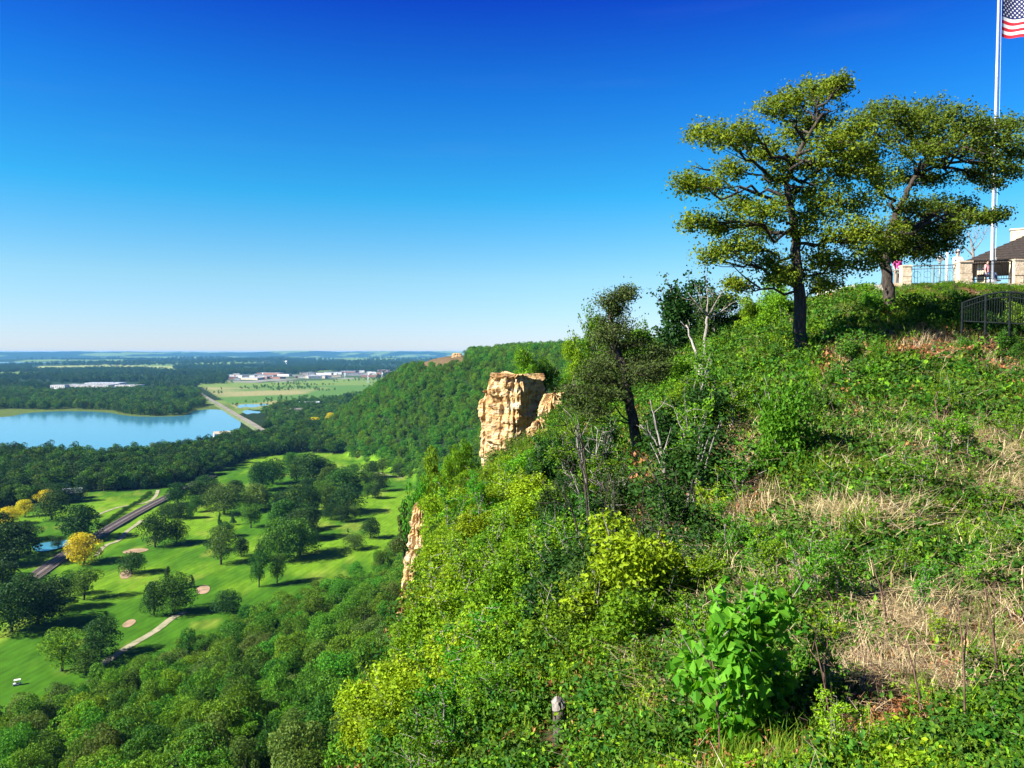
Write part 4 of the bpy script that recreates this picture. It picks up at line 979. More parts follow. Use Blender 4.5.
P_DRY = [blades('dry_tuft', 310 + i, 90, .36, .009, .16, 'dry', lean=1.5, curl=1.1) for i in range(3)]
P_WEED = [weed('weed', 320 + i, 130, .055, .14, .26, 'leaf_bright') for i in range(2)] + [weed('weed', 325 + i, 110, .06, .15, .3, 'leaf_mid') for i in range(2)] + [weed('weed', 345, 110, .05, .15, .3, 'leaf_dark')]
P_WEEDL = [weed('lime_weed', 328 + i, 120, .05, .14, .22, 'leaf_lime') for i in range(2)]
P_STALK = [stalks('stalks', 330 + i, 14, .7, 'dry_stem') for i in range(3)] if 'dry_stem' in M else None
M['dry_stem'] = simple('dry_stem', (.36, .28, .19), .9, (.58, .49, .37), 6)
M['red_stem'] = simple('red_stem', (.07, .04, .03), .9, (.20, .12, .08), 6)
P_STALK = [stalks('stalks', 330 + i, 12, .55, 'dry_stem', .0035) for i in range(3)]
P_TWIG = [stalks('twigs', 336 + i, 12, .7, 'red_stem', .004) for i in range(2)]
P_LIT = [weed('litter', 340 + i, 60, .05, .22, .03, 'litter') for i in range(2)]

def hill_points(n, power=1.25):
    """random ground points in front of the camera, denser near it"""
    n = int(n * 1.3); a = rng.uniform(-.62, .98, n); u = rng.random(n); D = 1.7 * (62 / 1.7) ** (u ** .8)
    X = np.tan(a) * D; Y = D; ok = inpoly(X, Y, [(x - 2.5, y) if x < 10 else (x, y) for x, y in EDGE]); X, Y = X[ok], Y[ok]; Z = hill_h(X, Y)
    px, py = project(np.c_[X, Y, Z]); return X, Y, Z, px, py
dryzone = lambda px, py, X, Y: .45 * (np.exp(-((px - 975) / 110) ** 2 - ((py - 490) / 60) ** 2) + .55 * np.exp(-((px - 850) / 60) ** 2 - ((py - 520) / 60) ** 2) + .9 * np.exp(-((px - 835) / 50) ** 2 - ((py - 303) / 20) ** 2)
                                + .1 * np.exp(-((px - 800) / 60) ** 2 - ((py - 650) / 60) ** 2))
redzone = lambda px, py, X, Y: 1.7 * (np.exp(-((px - 960) / 90) ** 2 - ((py - 660) / 45) ** 2) + np.exp(-((px - 930) / 75) ** 2 - ((py - 355) / 22) ** 2) + .9 * np.exp(-((px - 735) / 38) ** 2 - ((py - 465) / 40) ** 2) + .8 * np.exp(-((px - 830) / 34) ** 2 - ((py - 390) / 28) ** 2)
                                + .7 * np.exp(-((px - 675) / 26) ** 2 - ((py - 510) / 50) ** 2) + .5 * np.exp(-((px - 1000) / 30) ** 2 - ((py - 390) / 30) ** 2) + .35 * np.exp(-((px - 880) / 45) ** 2 - ((py - 430) / 20) ** 2) + .35 * np.exp(-((px - 985) / 40) ** 2 - ((py - 600) / 30) ** 2) + .3 * np.exp(-((px - 850) / 40) ** 2 - ((py - 700) / 40) ** 2) + .3 * np.exp(-((px - 770) / 40) ** 2 - ((py - 520) / 26) ** 2))
def sow(name, n, prob, protos, label, s0, s1, cat):
    X, Y, Z, px, py = hill_points(n); keep = rng.random(len(X)) < prob(px, py, X, Y); keep &= ~((np.abs(px - 560) < 26) & (py > 690)); X, Y, Z = X[keep], Y[keep], Z[keep]; m = len(X); print(name, m)
    s = rng.uniform(s0, s1, m) * np.clip(Y / 11, .30, 1.8 if cat not in ('dry stalks', 'twigs', 'dry grass') else 1.15) ** .85 * np.where((Y > 33) & (px[keep] > 870), .35, 1)
    return scatter(name, np.c_[X, Y, Z], rng.random(m) * 6.28, s, protos, label, tilt=rng.normal(size=(m, 2)) * .15, cat=cat)
nz = lambda X, Y, s, o=0: fbm(X / s + o, Y / s + o, 4)
sow('hillside_grass', 40000, lambda px, py, X, Y: np.clip(.75 - .65 * (Y < 9) - redzone(px, py, X, Y) * .9 - dryzone(px, py, X, Y) * .5, .04, 1) * sstep(nz(X, Y, 1.2), .3, .5), P_GRASS, 'green grass growing over the slope', .6, 1.3, 'grass')
sow('ground_weeds', 110000, lambda px, py, X, Y: np.clip(1.0 - redzone(px, py, X, Y) * 1.1 - dryzone(px, py, X, Y) * 1.0, .03, 1) * np.where((px < 700) & (py > 430) & (Y > 7.5), .45, 1) * sstep(nz(X, Y, .9, 30), .36, .52), P_WEED, 'low leafy weeds covering the slope', .6, 1.4, 'weeds')
sow('lime_weeds', 34000, lambda px, py, X, Y: np.clip(.7 - redzone(px, py, X, Y) - dryzone(px, py, X, Y), 0, 1) * sstep(nz(X, Y, 1.6, 60), .5, .62), P_WEEDL, 'yellow green weeds in patches on the slope', .6, 1.4, 'weeds')
sow('dry_grass', 60000, lambda px, py, X, Y: np.clip(dryzone(px, py, X, Y) * .9 + .07, 0, 1) * (px > 640) * (py < 715) * sstep(nz(X, Y, 1.1, 90), .32, .5), P_DRY, 'straw coloured dry grass lying on the slope', .7, 1.5, 'dry grass')
sow('dry_stalks', 7000, lambda px, py, X, Y: np.clip(dryzone(px, py, X, Y) * .7 + .04, 0, 1) * (px > 600), P_STALK, 'pale dry stalks sticking out of the slope', .6, 1.3, 'dry stalks')
sow('bare_twigs', 5000, lambda px, py, X, Y: np.clip(redzone(px, py, X, Y) * .4 + .05, 0, 1) * (px > 600), P_TWIG, 'reddish bare twigs standing on the slope', .6, 1.3, 'twigs')
sow('leaf_litter', 30000, lambda px, py, X, Y: np.clip(redzone(px, py, X, Y) * 1.3 + .16, 0, 1), P_LIT, 'rust coloured fallen leaves on the bare soil', .7, 1.5, 'leaf litter')

# ------------------------------------------------------------------ rocks
from mathutils import noise as mn
def rock_mesh(name, w, d, h, seed, strata=.42, nu=96, nv=90, ledge=.16, lean=(0, 0), taper=.85, rough=1.0):
    r = np.random.default_rng(seed); lay = np.cumsum(r.uniform(.5, 1.5, 80) * strata); lo = r.normal(size=81) * ledge * .5
    V = []
    for j in range(nv + 1):
        v = j / nv; z = v * h
        for i in range(nu):
            a = 2 * math.pi * i / nu; ca, sa = math.cos(a), math.sin(a); k = (abs(ca) ** 5 + abs(sa) ** 5) ** (-1 / 5)
            x, y = ca * k, sa * k; zz = z + .12 * mn.noise(Vector((x * 1.5 + seed, y * 1.5, 3)))
            li = int(np.searchsorted(lay, zz)); off = lo[li]
            blk = mn.cell(Vector((math.floor(a * 3.2 + li * .37) + seed, li * 1.7, 2))) * ledge * .9
            big = mn.fractal(Vector((x * 1.1 + seed, y * 1.1, z * .35)), 1, 2, 4) * .28 * rough
            fine = mn.fractal(Vector((x * w * 2.2 + seed, y * d * 2.2, z * 3.5)), .8, 2.1, 5) * .07 * rough
            crack = -.22 * max(0, 1 - abs(mn.noise(Vector((x * 2.1 + 9 + seed, y * 2.1, z * .12)))) * 9) * rough
            s = 1 - (1 - taper) * v - .25 * max(0, v - .93) / .07 * .6
            g = s + (off + blk) / max(w, d) * 1.6 + big * .6 + (fine + crack) / max(w, d) * 2
            V.append((x * w / 2 * g + lean[0] * v, y * d / 2 * g + lean[1] * v, z + v ** 8 * (.5 * mn.noise(Vector((x * 1.7 + seed, y * 1.7, 9))) + .25 * mn.noise(Vector((x * 5 + seed, y * 5, 4)))) * min(1, h / 8)))
    Q = [(j * nu + i, j * nu + (i + 1) % nu, (j + 1) * nu + (i + 1) % nu, (j + 1) * nu + i) for j in range(nv) for i in range(nu)]
    top = [V[nv * nu + i] for i in range(nu)]; c = np.mean(top, 0); c[2] += .1; n0 = len(V)
    ring = [tuple(np.array(t) * .5 + c * .5 + np.array([0, 0, .12 * mn.noise(Vector(t) * 2)])) for t in top]; V += ring; V.append(tuple(c))
    Q += [(nv * nu + i, nv * nu + (i + 1) % nu, n0 + (i + 1) % nu, n0 + i) for i in range(nu)]
    T = [(n0 + i, n0 + (i + 1) % nu, n0 + nu) for i in range(nu)]
    return mesh_np(name, V, [np.array(Q), np.array(T)], [M['rock']])
def rock(name, px, ptop, D, w, d, h, seed, label, rz=0, cat='rock', **k):
    p = at(px, ptop, D); o = put(name, rock_mesh(name, w, d, h, seed, **k)); o.location = (p[0], p[1] + d / 2, p[2] - h); o.rotation_euler = (0, 0, rz)
    return tag(o, label, cat, 'limestone rocks of the cliff' if cat == 'rock' else None)
rock('rock_outcrop', 516, 377, 56, 3.3, 4.4, 13, 3, 'tall tan limestone outcrop with a flat top and cracked face', rz=-.62, taper=.92)
rock('rock_outcrop', 499, 390, 57.5, 2.2, 3.4, 12, 5, 'orange stained left shoulder of the tall limestone outcrop', rz=-.5, taper=.86)
rock('rock_outcrop', 556, 396, 50, 2.6, 3.4, 9, 8, 'lower broken limestone block right of the tall outcrop', rz=-.3, taper=.55)
rock('rock_outcrop', 540, 424, 48, 2.2, 2.2, 6, 12, 'small limestone buttress in front of the tall outcrop', rz=.2, taper=.6)
rock('cliff_rock', 424, 508, 47, 1.6, 3.0, 9, 15, 'narrow tan cliff face at the left edge of the thicket', rz=-.5, taper=.7)
rock('cliff_rock', 419, 556, 45, 1.7, 3.0, 7, 21, 'lower tan rock face under the narrow cliff face', rz=-.6, taper=.7)
for k, (px, py, w, lab) in enumerate(((735, 466, 26, 'largest pale boulder on the red soil patch'), (755, 478, 18, 'flat pale stone right of the largest boulder'), (722, 472, 14, 'small pale stone left of the largest boulder'),
                                 (777, 476, 16, 'pale stone below the big round bush'), (948, 642, 18, 'grey stone on the red soil near the viewer'), (962, 660, 22, 'flat pale slab on the red soil near the viewer'), (640, 590, 12, 'pale stone in shade below the bare sapling'),
                                 (875, 672, 14, 'small whitish stone in the brush near the viewer'), (690, 452, 12, 'small stone above the rounded bush'))):
    p = hit_hill(px, py); s = w * p[1] / F; o = put('boulder', rock_mesh('boulder', s, s * .8, s * .55, 40 + k, strata=.3, nu=28, nv=12, ledge=.02, taper=.6, rough=.5)); o.location = (p[0], p[1], p[2] - s * .12); o.rotation_euler = (rng.normal() * .15, rng.normal() * .15, rng.random() * 6)
    tag(o, lab, 'boulder', 'pale stones on the slope')
# outcrop and bare road cut on the far ridge
p = hit_ground(457, 357); o = put('rock_outcrop', rock_mesh('ridge_rock', 15, 10, 7, 60, strata=2, nu=48, nv=24, ledge=.8, taper=.8, rough=.8)); o.location = (p[0], p[1], p[2] - 2); tag(o, 'small pale rock outcrop on top of the far ridge', 'rock')
o = put('rock_outcrop', rock_mesh('ridge_rock', 58, 14, 9, 61, strata=2, nu=64, nv=20, ledge=.8, taper=.8, rough=.8)); p = hit_ground(478, 354); o.location = (p[0], p[1], p[2] - 1); tag(o, 'long low rock band on top of the far ridge', 'rock')

# ------------------------------------------------------------------ oaks
def pads_tree(name, D, base_px, spine_px, pads, seed, label, leaf, lsize=.094, per=40, r0=.19, scale=1.0, depth=2.6, tuft=.15, cat='tree', bark='bark', asp=.66, limb_r=.36, twig_n=13, sink=.3, dens=1.15, bare=()):
    """a tree from its spine (pixels) and its pads of foliage (px, py, rx, ry), spread in depth"""
    r = np.random.default_rng(seed); k = D / F
    base = hit_hill(*base_px) if D is None else at(*base_px, D); base = np.array([base[0], base[1], hz_(base[0], base[1])])
    sp = [np.array([base[0], base[1], base[2] - sink])] + [at(x, y, D + dz) for x, y, dz in spine_px]; sp = np.array(sp)
    o = empty(name, base, 0, label, cat)
    t = np.linspace(0, 1, len(sp)); tt = np.linspace(0, 1, len(sp) * 4); spf = np.stack([np.interp(tt, t, sp[:, i]) for i in range(3)], 1)
    spf[1:-1] += r.normal(size=(len(spf) - 2, 3)) * r0 * .12
    mt = MB(); mt.tube(spf - base, r0 * (1.25 - 1.0 * tt) * np.where(tt < .06, 1.25, 1), 10, jitter=.12); mt.build('trunk', M[bark], o, True)
    mbr = MB(); C = []
    pts = []
    for (x, y, rx, ry) in pads:
        dd = r.uniform(-1, 1) * depth * .8; c = at(x, y, D + dd); rx *= k; ry *= k
        # nearest spine point lower than the pad
        dist = np.linalg.norm(spf - c, axis=1) + np.maximum(spf[:, 2] - c[2] + .2, 0) * 3; i = int(np.argmin(dist)); i = max(i, int(len(spf) * .18)); b = spf[i]
        mid = b * .5 + c * .5 + np.array([0, 0, .12 * np.linalg.norm(c - b)]) * r.uniform(-.6, 1.2) + r.normal(size=3) * .12
        L = np.linalg.norm(c - b); P = bez(b, mid, c, 9); P[1:-1] += r.normal(size=(7, 3)) * .045 * max(L, .5); rr = r0 * limb_r * min(1, .35 + L / 5)
        mbr.tube(P - base, np.linspace(rr, rr * .28, 9), 6, jitter=.15)
        nt_ = max(6, int(rx * ry * 26 * dens)) + twig_n
        for q in range(nt_):
            d = r.normal(size=3); d /= np.linalg.norm(d); rad = r.random() ** .45; e = c + d * np.array([rx, max(rx * .8, .4), ry]) * rad * 1.1
            s0 = P[int(r.integers(4, 9))]; m = (s0 + e) / 2 + r.normal(size=3) * .08
            if q % 2 == 0 or rad > .75: mbr.tube(np.array([s0, m, e]) - base, [.016, .011, .005], 4)
            C.append(e)
            if q % 3 == 0: C.append(m)
    for (x0, y0, x1, y1) in bare:
        a, b = at(x0, y0, D), at(x1, y1, D - .3); mbr.tube(bez(a, (a + b) / 2 + r.normal(size=3) * .15, b, 6) - base, np.linspace(.035, .008, 6), 5)
        for q in range(4):
            s0 = a + (b - a) * r.uniform(.3, .95); mbr.tube(np.array([s0, s0 + r.normal(size=3) * .25 + (b - a) * .1]) - base, [.012, .004], 4)
    mbr.build('branches', M[bark], o, True)
    C = np.array(C) - base; V, Q = tufts(C, per, tuft, lsize, r, asp, .8); print(name, len(Q))
    c = put('crown', mesh_np('crown', V, Q, [M[leaf]]), o); return o
U = lambda u, v, a, b: (660 + .3555 * u, 60 + .3555 * v, .3555 * a, .3555 * b)
pads_tree('oak_tree', 25, (802, 357), [(801, 340, 0), (800, 300, 0), (797, 262, .1), (796, 232, .2), (790, 205, .3), (786, 180, .3), (800, 150, .2), (818, 120, .1)],
    [U(*p) for p in ((175, 215, 85, 32), (110, 205, 40, 24), (235, 200, 50, 28), (75, 345, 42, 22), (120, 352, 45, 20), (95, 450, 50, 26), (160, 470, 45, 24), (225, 410, 60, 36), (290, 425, 60, 36), (150, 545, 48, 26), (215, 520, 60, 30), (280, 480, 70, 34),
     (200, 300, 50, 28), (290, 250, 60, 36), (340, 320, 55, 34), (320, 130, 50, 34), (370, 110, 62, 40), (430, 90, 62, 34), (495, 80, 40, 26), (505, 62, 20, 14), (450, 160, 80, 46), (400, 210, 70, 44), (500, 230, 70, 50), (430, 290, 75, 44), (520, 320, 80, 44),
     (390, 370, 70, 40), (460, 400, 80, 46), (560, 400, 80, 50), (620, 330, 50, 40), (300, 560, 55, 26), (380, 600, 65, 28), (450, 560, 70, 34), (420, 470, 60, 34), (520, 500, 80, 44), (600, 480, 70, 44), (535, 575, 70, 30), (470, 630, 50, 20), (330, 610, 40, 18), (210, 630, 22, 10), (545, 200, 44, 40), (560, 260, 44, 40))],
    5, 'larger oak tree with yellow green leaves at the left of the pair', 'leaf_oak', bare=((690 + 20, 170, 690, 165), (735, 248, 712, 247), (760, 288, 730, 262)))
pads_tree('oak_tree', 29.5, (891, 317), [(890, 300, 0), (886, 270, 0), (884, 250, .1), (893, 222, .2), (905, 195, .3), (918, 172, .2), (935, 150, 0)],
    [U(*p) for p in ((600, 150, 50, 34), (650, 140, 60, 34), (640, 210, 80, 44), (700, 170, 70, 40), (760, 140, 60, 30), (780, 190, 70, 40), (720, 250, 80, 44), (800, 250, 70, 40), (850, 170, 70, 34), (900, 190, 60, 32), (880, 250, 80, 40), (960, 215, 60, 34), (990, 180, 40, 24), (960, 280, 70, 36),
     (1010, 250, 50, 34), (1000, 305, 45, 20), (900, 320, 60, 26), (940, 345, 36, 14), (690, 330, 70, 36), (780, 330, 50, 24), (720, 410, 70, 38), (790, 410, 70, 36), (860, 410, 50, 26), (900, 440, 44, 16), (950, 440, 34, 11), (680, 470, 80, 44), (760, 470, 80, 44), (820, 470, 50, 34), (700, 530, 70, 36), (640, 540, 60, 34), (760, 540, 60, 30), (560, 190, 44, 36),
     (590, 540, 60, 40), (810, 510, 40, 30), (580, 280, 50, 36), (740, 520, 60, 40), (660, 520, 60, 40))],
    9, 'darker oak tree leaning right, behind the larger oak, beside the flagpole', 'leaf_oak_dark', r0=.2, depth=3.2)
Z7 = lambda u, v, a, b: (440 + .3125 * u, 270 + .3125 * v, .3125 * a, .3125 * b)
pads_tree('twisted_juniper', 21, (641, 476), [(640, 462, 0), (634, 430, 0), (629, 400, 0), (626, 375, 0), (618, 350, .1), (612, 325, .1), (610, 300, 0)],
    [Z7(*p) for p in ((575, 78, 40, 14), (600, 72, 20, 10), (530, 105, 36, 18), (570, 130, 40, 24), (545, 170, 50, 26), (590, 190, 50, 30), (520, 215, 46, 26), (570, 240, 60, 30), (630, 230, 50, 26), (690, 265, 50, 18), (650, 290, 70, 24), (720, 265, 24, 10), (700, 310, 40, 14), (560, 290, 60, 28), (500, 300, 54, 26), (470, 345, 60, 22), (540, 345, 60, 24), (620, 330, 60, 22), (690, 335, 40, 10), (420, 385, 46, 18), (490, 390, 60, 22), (560, 400, 50, 18), (440, 430, 50, 24), (500, 450, 50, 24))],
    13, 'dark twisted juniper with a bare leaning trunk left of centre', 'leaf_juniper', lsize=.078, per=40, r0=.15, depth=.9, tuft=.12, asp=.36, bark='bark', dens=2.4, sink=.4, bare=((632, 385, 612, 350), (612, 350, 606, 330), (630, 378, 640, 350)))
# small dark conifer at the cliff foot
o = place_tree('cone0', 'dark_conifer', tuple(at(404, 560, 95)), 8.0, 5.5, label='slim dark conifer standing left of the tan cliff face', mat=M['leaf_juniper'])

# ------------------------------------------------------------------ dead wood
def dead_tree(name, D, segs, label, mat='deadwood', twigs=10, seed=1, cat='dead tree', tw=.3, tr=.011):
    """segs: lists of (px, py, dz, radius px)"""
    r = np.random.default_rng(seed); x0, y0 = segs[0][0][:2]; b = at(x0, y0, D); base = np.array([b[0], b[1], min(b[2], hz_(b[0], b[1]))]); o = empty(name, base, 0, label, cat); mt = MB(); mb = MB()
    for q, s in enumerate(segs):
        P = np.array([at(a, c, D + d) for a, c, d, _ in s]); 
        if q == 0: P[0] = [P[0][0], P[0][1], min(P[0][2], hz_(P[0][0], P[0][1])) - .15]
        rd = np.array([e * D / F for *_, e in s]); t = np.linspace(0, 1, len(P)); tt = np.linspace(0, 1, len(P) * 3); Pf = np.stack([np.interp(tt, t, P[:, i]) for i in range(3)], 1); Pf[1:-1] += r.normal(size=(len(Pf) - 2, 3)) * rd.mean() * .25
        (mt if q == 0 else mb).tube(Pf - base, np.interp(tt, t, rd), 8, jitter=.25)
        for k in range(twigs if q else 3):
            a = Pf[int(r.integers(len(Pf) // 2, len(Pf)))]; e = a + r.normal(size=3) * tw * .6 + (P[-1] - P[0]) / (np.linalg.norm(P[-1] - P[0]) + .01) * tw; mb.tube(np.array([a, (a + e) / 2 + r.normal(size=3) * .04, e]) - base, [tr, tr * .7, tr * .3], 4)
    mt.build('trunk', M[mat], o, True)
    if mb.v: mb.build('branches', M[mat], o, True)
    return o
dead_tree('dead_snag', 27, [[(711, 414, 0, 4.6), (708, 400, 0, 4.2), (704, 385, 0, 3.6), (701, 371, 0, 3.2), (698, 358, 0, 1.8), (692, 342, 0, 1.2), (686, 325, 0, .7)], [(703, 376, 0, 2.2), (709, 370, .1, 1.1), (711, 367, .1, .4)], [(701, 372, 0, 2), (697, 367, -.1, .8)]], 'white bleached broken snag standing on the green slope', twigs=0)
dead_tree('dead_tree', 34, [[(704, 340, 0, 1.8), (706, 325, 0, 1.6), (708, 314, 0, 1.3)], [(708, 318, 0, 1.2), (716, 315, .2, .9), (726, 308, .2, .6), (734, 302, .2, .3)], [(708, 316, 0, 1.2), (702, 310, -.2, .8), (694, 300, -.2, .4)], [(710, 313, 0, 1), (716, 302, .1, .6), (722, 292, .1, .3)], [(707, 315, 0, 1), (708, 298, .1, .6), (706, 286, .2, .3)]], 'grey leafless tree in front of the skyline juniper bush', 'bark_grey', seed=3, twigs=9, tw=.5)
dead_tree('bare_sapling', 15, [[(673, 590, 0, 2.2), (670, 540, 0, 2.0), (667, 500, 0, 1.8), (664, 470, 0, 1.5), (660, 440, 0, 1.2), (654, 415, 0, .8), (650, 400, 0, .4)], [(663, 460, 0, 1), (655, 440, .1, .7), (640, 425, .1, .4)], [(665, 480, 0, .9), (650, 462, -.1, .5)]], 'thin upright bare sapling right of the twisted juniper', 'bark_grey', seed=5, twigs=5, tw=.2)
DB = [((640, 580), (628, 540), (612, 500), (590, 470), 'longest'), ((626, 560), (600, 520), (582, 500), (570, 470), 'second'), ((638, 575), (640, 545), (634, 520), (627, 500), 'short'), ((600, 500), (585, 478), (578, 450), (576, 430), 'thin'), ((620, 505), (602, 480), (596, 455), (598, 430), 'forked')]
for k, (a, b, c, d, nm) in enumerate(DB):
    dead_tree('bare_bush', 16 + k * .7, [[(*a, 0, 1.5), (*b, 0, 1.2), (*c, 0, .8), (*d, 0, .4)], [(*b, 0, .8), (b[0] + 14 - k * 6, b[1] - 26, .2, .4)], [(*c, 0, .6), (c[0] - 15 + k * 5, c[1] - 18, -.2, .3)]], '%s grey bare stem leaning left in the dark thicket under the juniper' % nm, 'bark_grey', seed=20 + k, twigs=6, tw=.25, cat='bare bush')
for k in range(9):
    bx, by = rng.uniform(575, 690), rng.uniform(520, 640); hp = rng.uniform(70, 150); ln = rng.uniform(-45, 12); D0 = hit_hill(bx, by)[1]
    dead_tree('bare_bush', D0, [[(bx, by, 0, 1.3), (bx + ln * .35, by - hp * .4, 0, 1.1), (bx + ln * .6, by - hp * .75, 0, .8), (bx + ln, by - hp, 0, .35)], [(bx + ln * .35, by - hp * .4, 0, .8), (bx + ln * .2 + 12, by - hp * .62, .1, .5), (bx + ln * .2 + 16, by - hp * .8, .1, .25)], [(bx + ln * .6, by - hp * .75, 0, .6), (bx + ln - 10, by - hp * .9, -.1, .25)]],
        'thin grey bare stem standing in the thicket right of and below the juniper', 'bark', seed=60 + k, twigs=5, tw=.014 * D0, tr=.0007 * D0, cat='bare bush')['group'] = 'grey bare stems below the juniper'
for k in range(12):  # saplings whose dark leaf colours stand in for the understory shade
    bx, by = rng.uniform(560, 690), rng.uniform(500, 620); p = hit_hill(bx, by); h = rng.uniform(50, 95) * p[1] / F
    shrub(('sap%d' % (k % 5)) if k % 3 else 'juni%d' % (k % 2), 'dark_sapling', p[0], p[1], h * .9, h, 'tall sapling with leaves coloured dark for shade in the thicket below the juniper', 'dark saplings below the juniper', 'leaf_dark' if k % 3 else 'leaf_juniper', cat='sapling')
# thicket under the twisted juniper, its shade put into dark leaf colours
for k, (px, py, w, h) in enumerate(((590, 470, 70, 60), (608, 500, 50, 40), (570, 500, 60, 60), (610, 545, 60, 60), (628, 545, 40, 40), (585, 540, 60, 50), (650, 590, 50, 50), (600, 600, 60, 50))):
    shrub_px('juni%d' % (k % 2) if k % 3 else 'mid%d' % (k % 3), 'dark_shrub', px, py + h * .4, w, h, 'shrub with leaves coloured dark for shade in the thicket under the twisted juniper', group='dark shrubs under the juniper', mat='leaf_juniper' if k % 2 else 'leaf_dark')
# bare stems near the viewer, lower right
for k, (px, py, tx, ty, nm) in enumerate(((925, 730, 905, 640, 'left'), (965, 740, 958, 600, 'tall middle'), (1000, 700, 985, 590, 'right'), (835, 760, 815, 640, 'leftmost'), (890, 640, 872, 560, 'short upper'), (720, 760, 712, 660, 'thin lone'), (940, 470, 935, 400, 'far upper'))):
    p = hit_hill(px, py); D = p[1]; dead_tree('bare_shrub', D, [[(px, py, 0, 1.1), (px * .66 + tx * .34 + 2, py * .66 + ty * .34, 0, 1.0), (px * .33 + tx * .67 + 2, py * .33 + ty * .67, 0, .8), (tx, ty, 0, .4)], [((px + tx) / 2 + 2, (py + ty) / 2, 0, .6), (tx + 9, ty + 24, .02, .45), (tx + 12, ty + 6, .03, .25)]], '%s reddish bare stem on the slope near the viewer' % nm, 'red_stem', seed=40 + k, twigs=3, tw=.012 * D, tr=.0008 * D, cat='bare stem')
# weathered post
def post():
    p = at(559, 745, 6.0); z = hz_(p[0], p[1]); top = at(559, 704, 6.0)[2]; o = empty('wooden_post', (p[0], p[1], z), .3, 'weathered grey wooden post with a broken top in the lower thicket', 'post')
    mb = MB(); H = top - z; t = np.linspace(0, 1, 14); P = np.c_[np.sin(t * 3) * .008, np.zeros(14), -.2 + t * (H + .2)]; mb.tube(P, .062 * (1 - .12 * t), 14, jitter=.12); mb.build('shaft', M['post'], o, True)
    m2 = MB(); m2.tube([(.0, 0, H - .02), (-.02, 0, H + .03), (-.03, .0, H + .06)], [.06, .045, .012], 9, jitter=.4); m2.build('splintered_top', M['bark_grey'], o)
post()

# ------------------------------------------------------------------ overlook: pillars, railings, pavilion, flag
GRP = 'stone pillars of the overlook railing'
def base_at(px, py, D):
    p = at(px, py, D); return p
PIL = [(905, 288, 39, 9, 21, 'left stone pillar of the overlook railing, right of the pink clad person'), (962.5, 286, 38.5, 12.5, 23, 'wide stone pillar next to the flagpole'), (1016, 281, 40, 9.5, 20, 'tall stone pillar at the right under the pavilion roof'), (983, 279, 47, 4.5, 15, 'small stone pillar behind the flagpole')]
for px, py, D, w, h, lab in PIL:
    p = at(px, py, D); k = D / F; z = min(p[2], hz_(p[0], p[1])); o = empty('stone_pillar', (p[0], p[1], z), rng.normal() * .1, lab, 'pillar', GRP)
    H = p[2] + h * k - z; mb = MB(); n = 5
    for i in range(n):
        mb.box((rng.normal() * .008, rng.normal() * .008, -.2 + (H + .2) * (i + .5) / n), (w * k * rng.uniform(.93, .99), w * k * .95, (H + .2) / n - .006))
    mb.build('shaft', M['stone'], o); MB().box((0, 0, H + .03), (w * k * 1.06, w * k * 1.06, .08)).build('capstone', M['stone'], o)
def railing(name, p0, p1, H, label, mat, spacing=.14, posts=3, zfun=None, arch=0, cat='railing', loops=False):
    p0, p1 = np.array(p0), np.array(p1); L = np.linalg.norm(p1[:2] - p0[:2]); o = empty(name, p0, 0, label, cat); n = int(L / spacing); d = (p1 - p0)
    top = lambda t: p0 * 0 + d * t + np.array([0, 0, H + arch * math.sin(math.pi * t)]); bot = lambda t: d * t + np.array([0, 0, .12])
    T = np.linspace(0, 1, 15)
    MB().tube([top(t) for t in T], .032, 8).build('top_rail', M[mat], o, True); MB().tube([bot(t) for t in T], .022, 6).build('bottom_rail', M[mat], o, True)
    MB().tube([top(t) - np.array([0, 0, .16]) for t in T], .018, 6).build('middle_rail', M[mat], o, True)
    mb = MB()
    for i in range(1, n): t = i / n; mb.tube([bot(t), top(t)], .011, 5)
    if loops:
        for i in range(int(L / .5)):
            t = (i + .5) / (L / .5); c = (bot(t) + top(t)) / 2; u = d / np.linalg.norm(d); mb.tube([c + u * .17 * math.cos(a) + np.array([0, 0, .17 * math.sin(a)]) for a in np.linspace(0, 6.283, 13)], .011, 5)
    mb.build('balusters', M[mat], o)
    for i in range(posts): t = i / (posts - 1); MB().tube([d * t - [0, 0, .25], top(t) + [0, 0, .03]], .036, 8).build('post', M[mat], o)
    return o
def pz(px, py, D): p = at(px, py, D); return (p[0], p[1], p[2])
railing('metal_railing', pz(911, 286, 39), pz(956, 285, 38.6), 1.0, 'grey green metal railing between the left and the wide stone pillars', 'rail_metal', loops=True)
railing('metal_railing', pz(890, 290, 39.5), pz(901, 288, 39.2), .95, 'short end of railing left of the left stone pillar, by the pink clad person', 'rail_metal', posts=2)
railing('metal_railing', pz(969, 282, 39.5), pz(1011, 281, 40), 1.05, 'dark metal railing between the flagpole and the right pillar', 'dark_metal')
railing('metal_railing', pz(1021, 281, 40), pz(1050, 281, 40.3), 1.05, 'dark metal railing right of the tall stone pillar', 'dark_metal')
railing('arched_fence', pz(962, 325, 24), pz(1060, 330, 22.5), .68, 'dark arched picket fence in the weeds at the right edge', 'dark_metal', spacing=.065, posts=5, arch=.38, cat='fence')
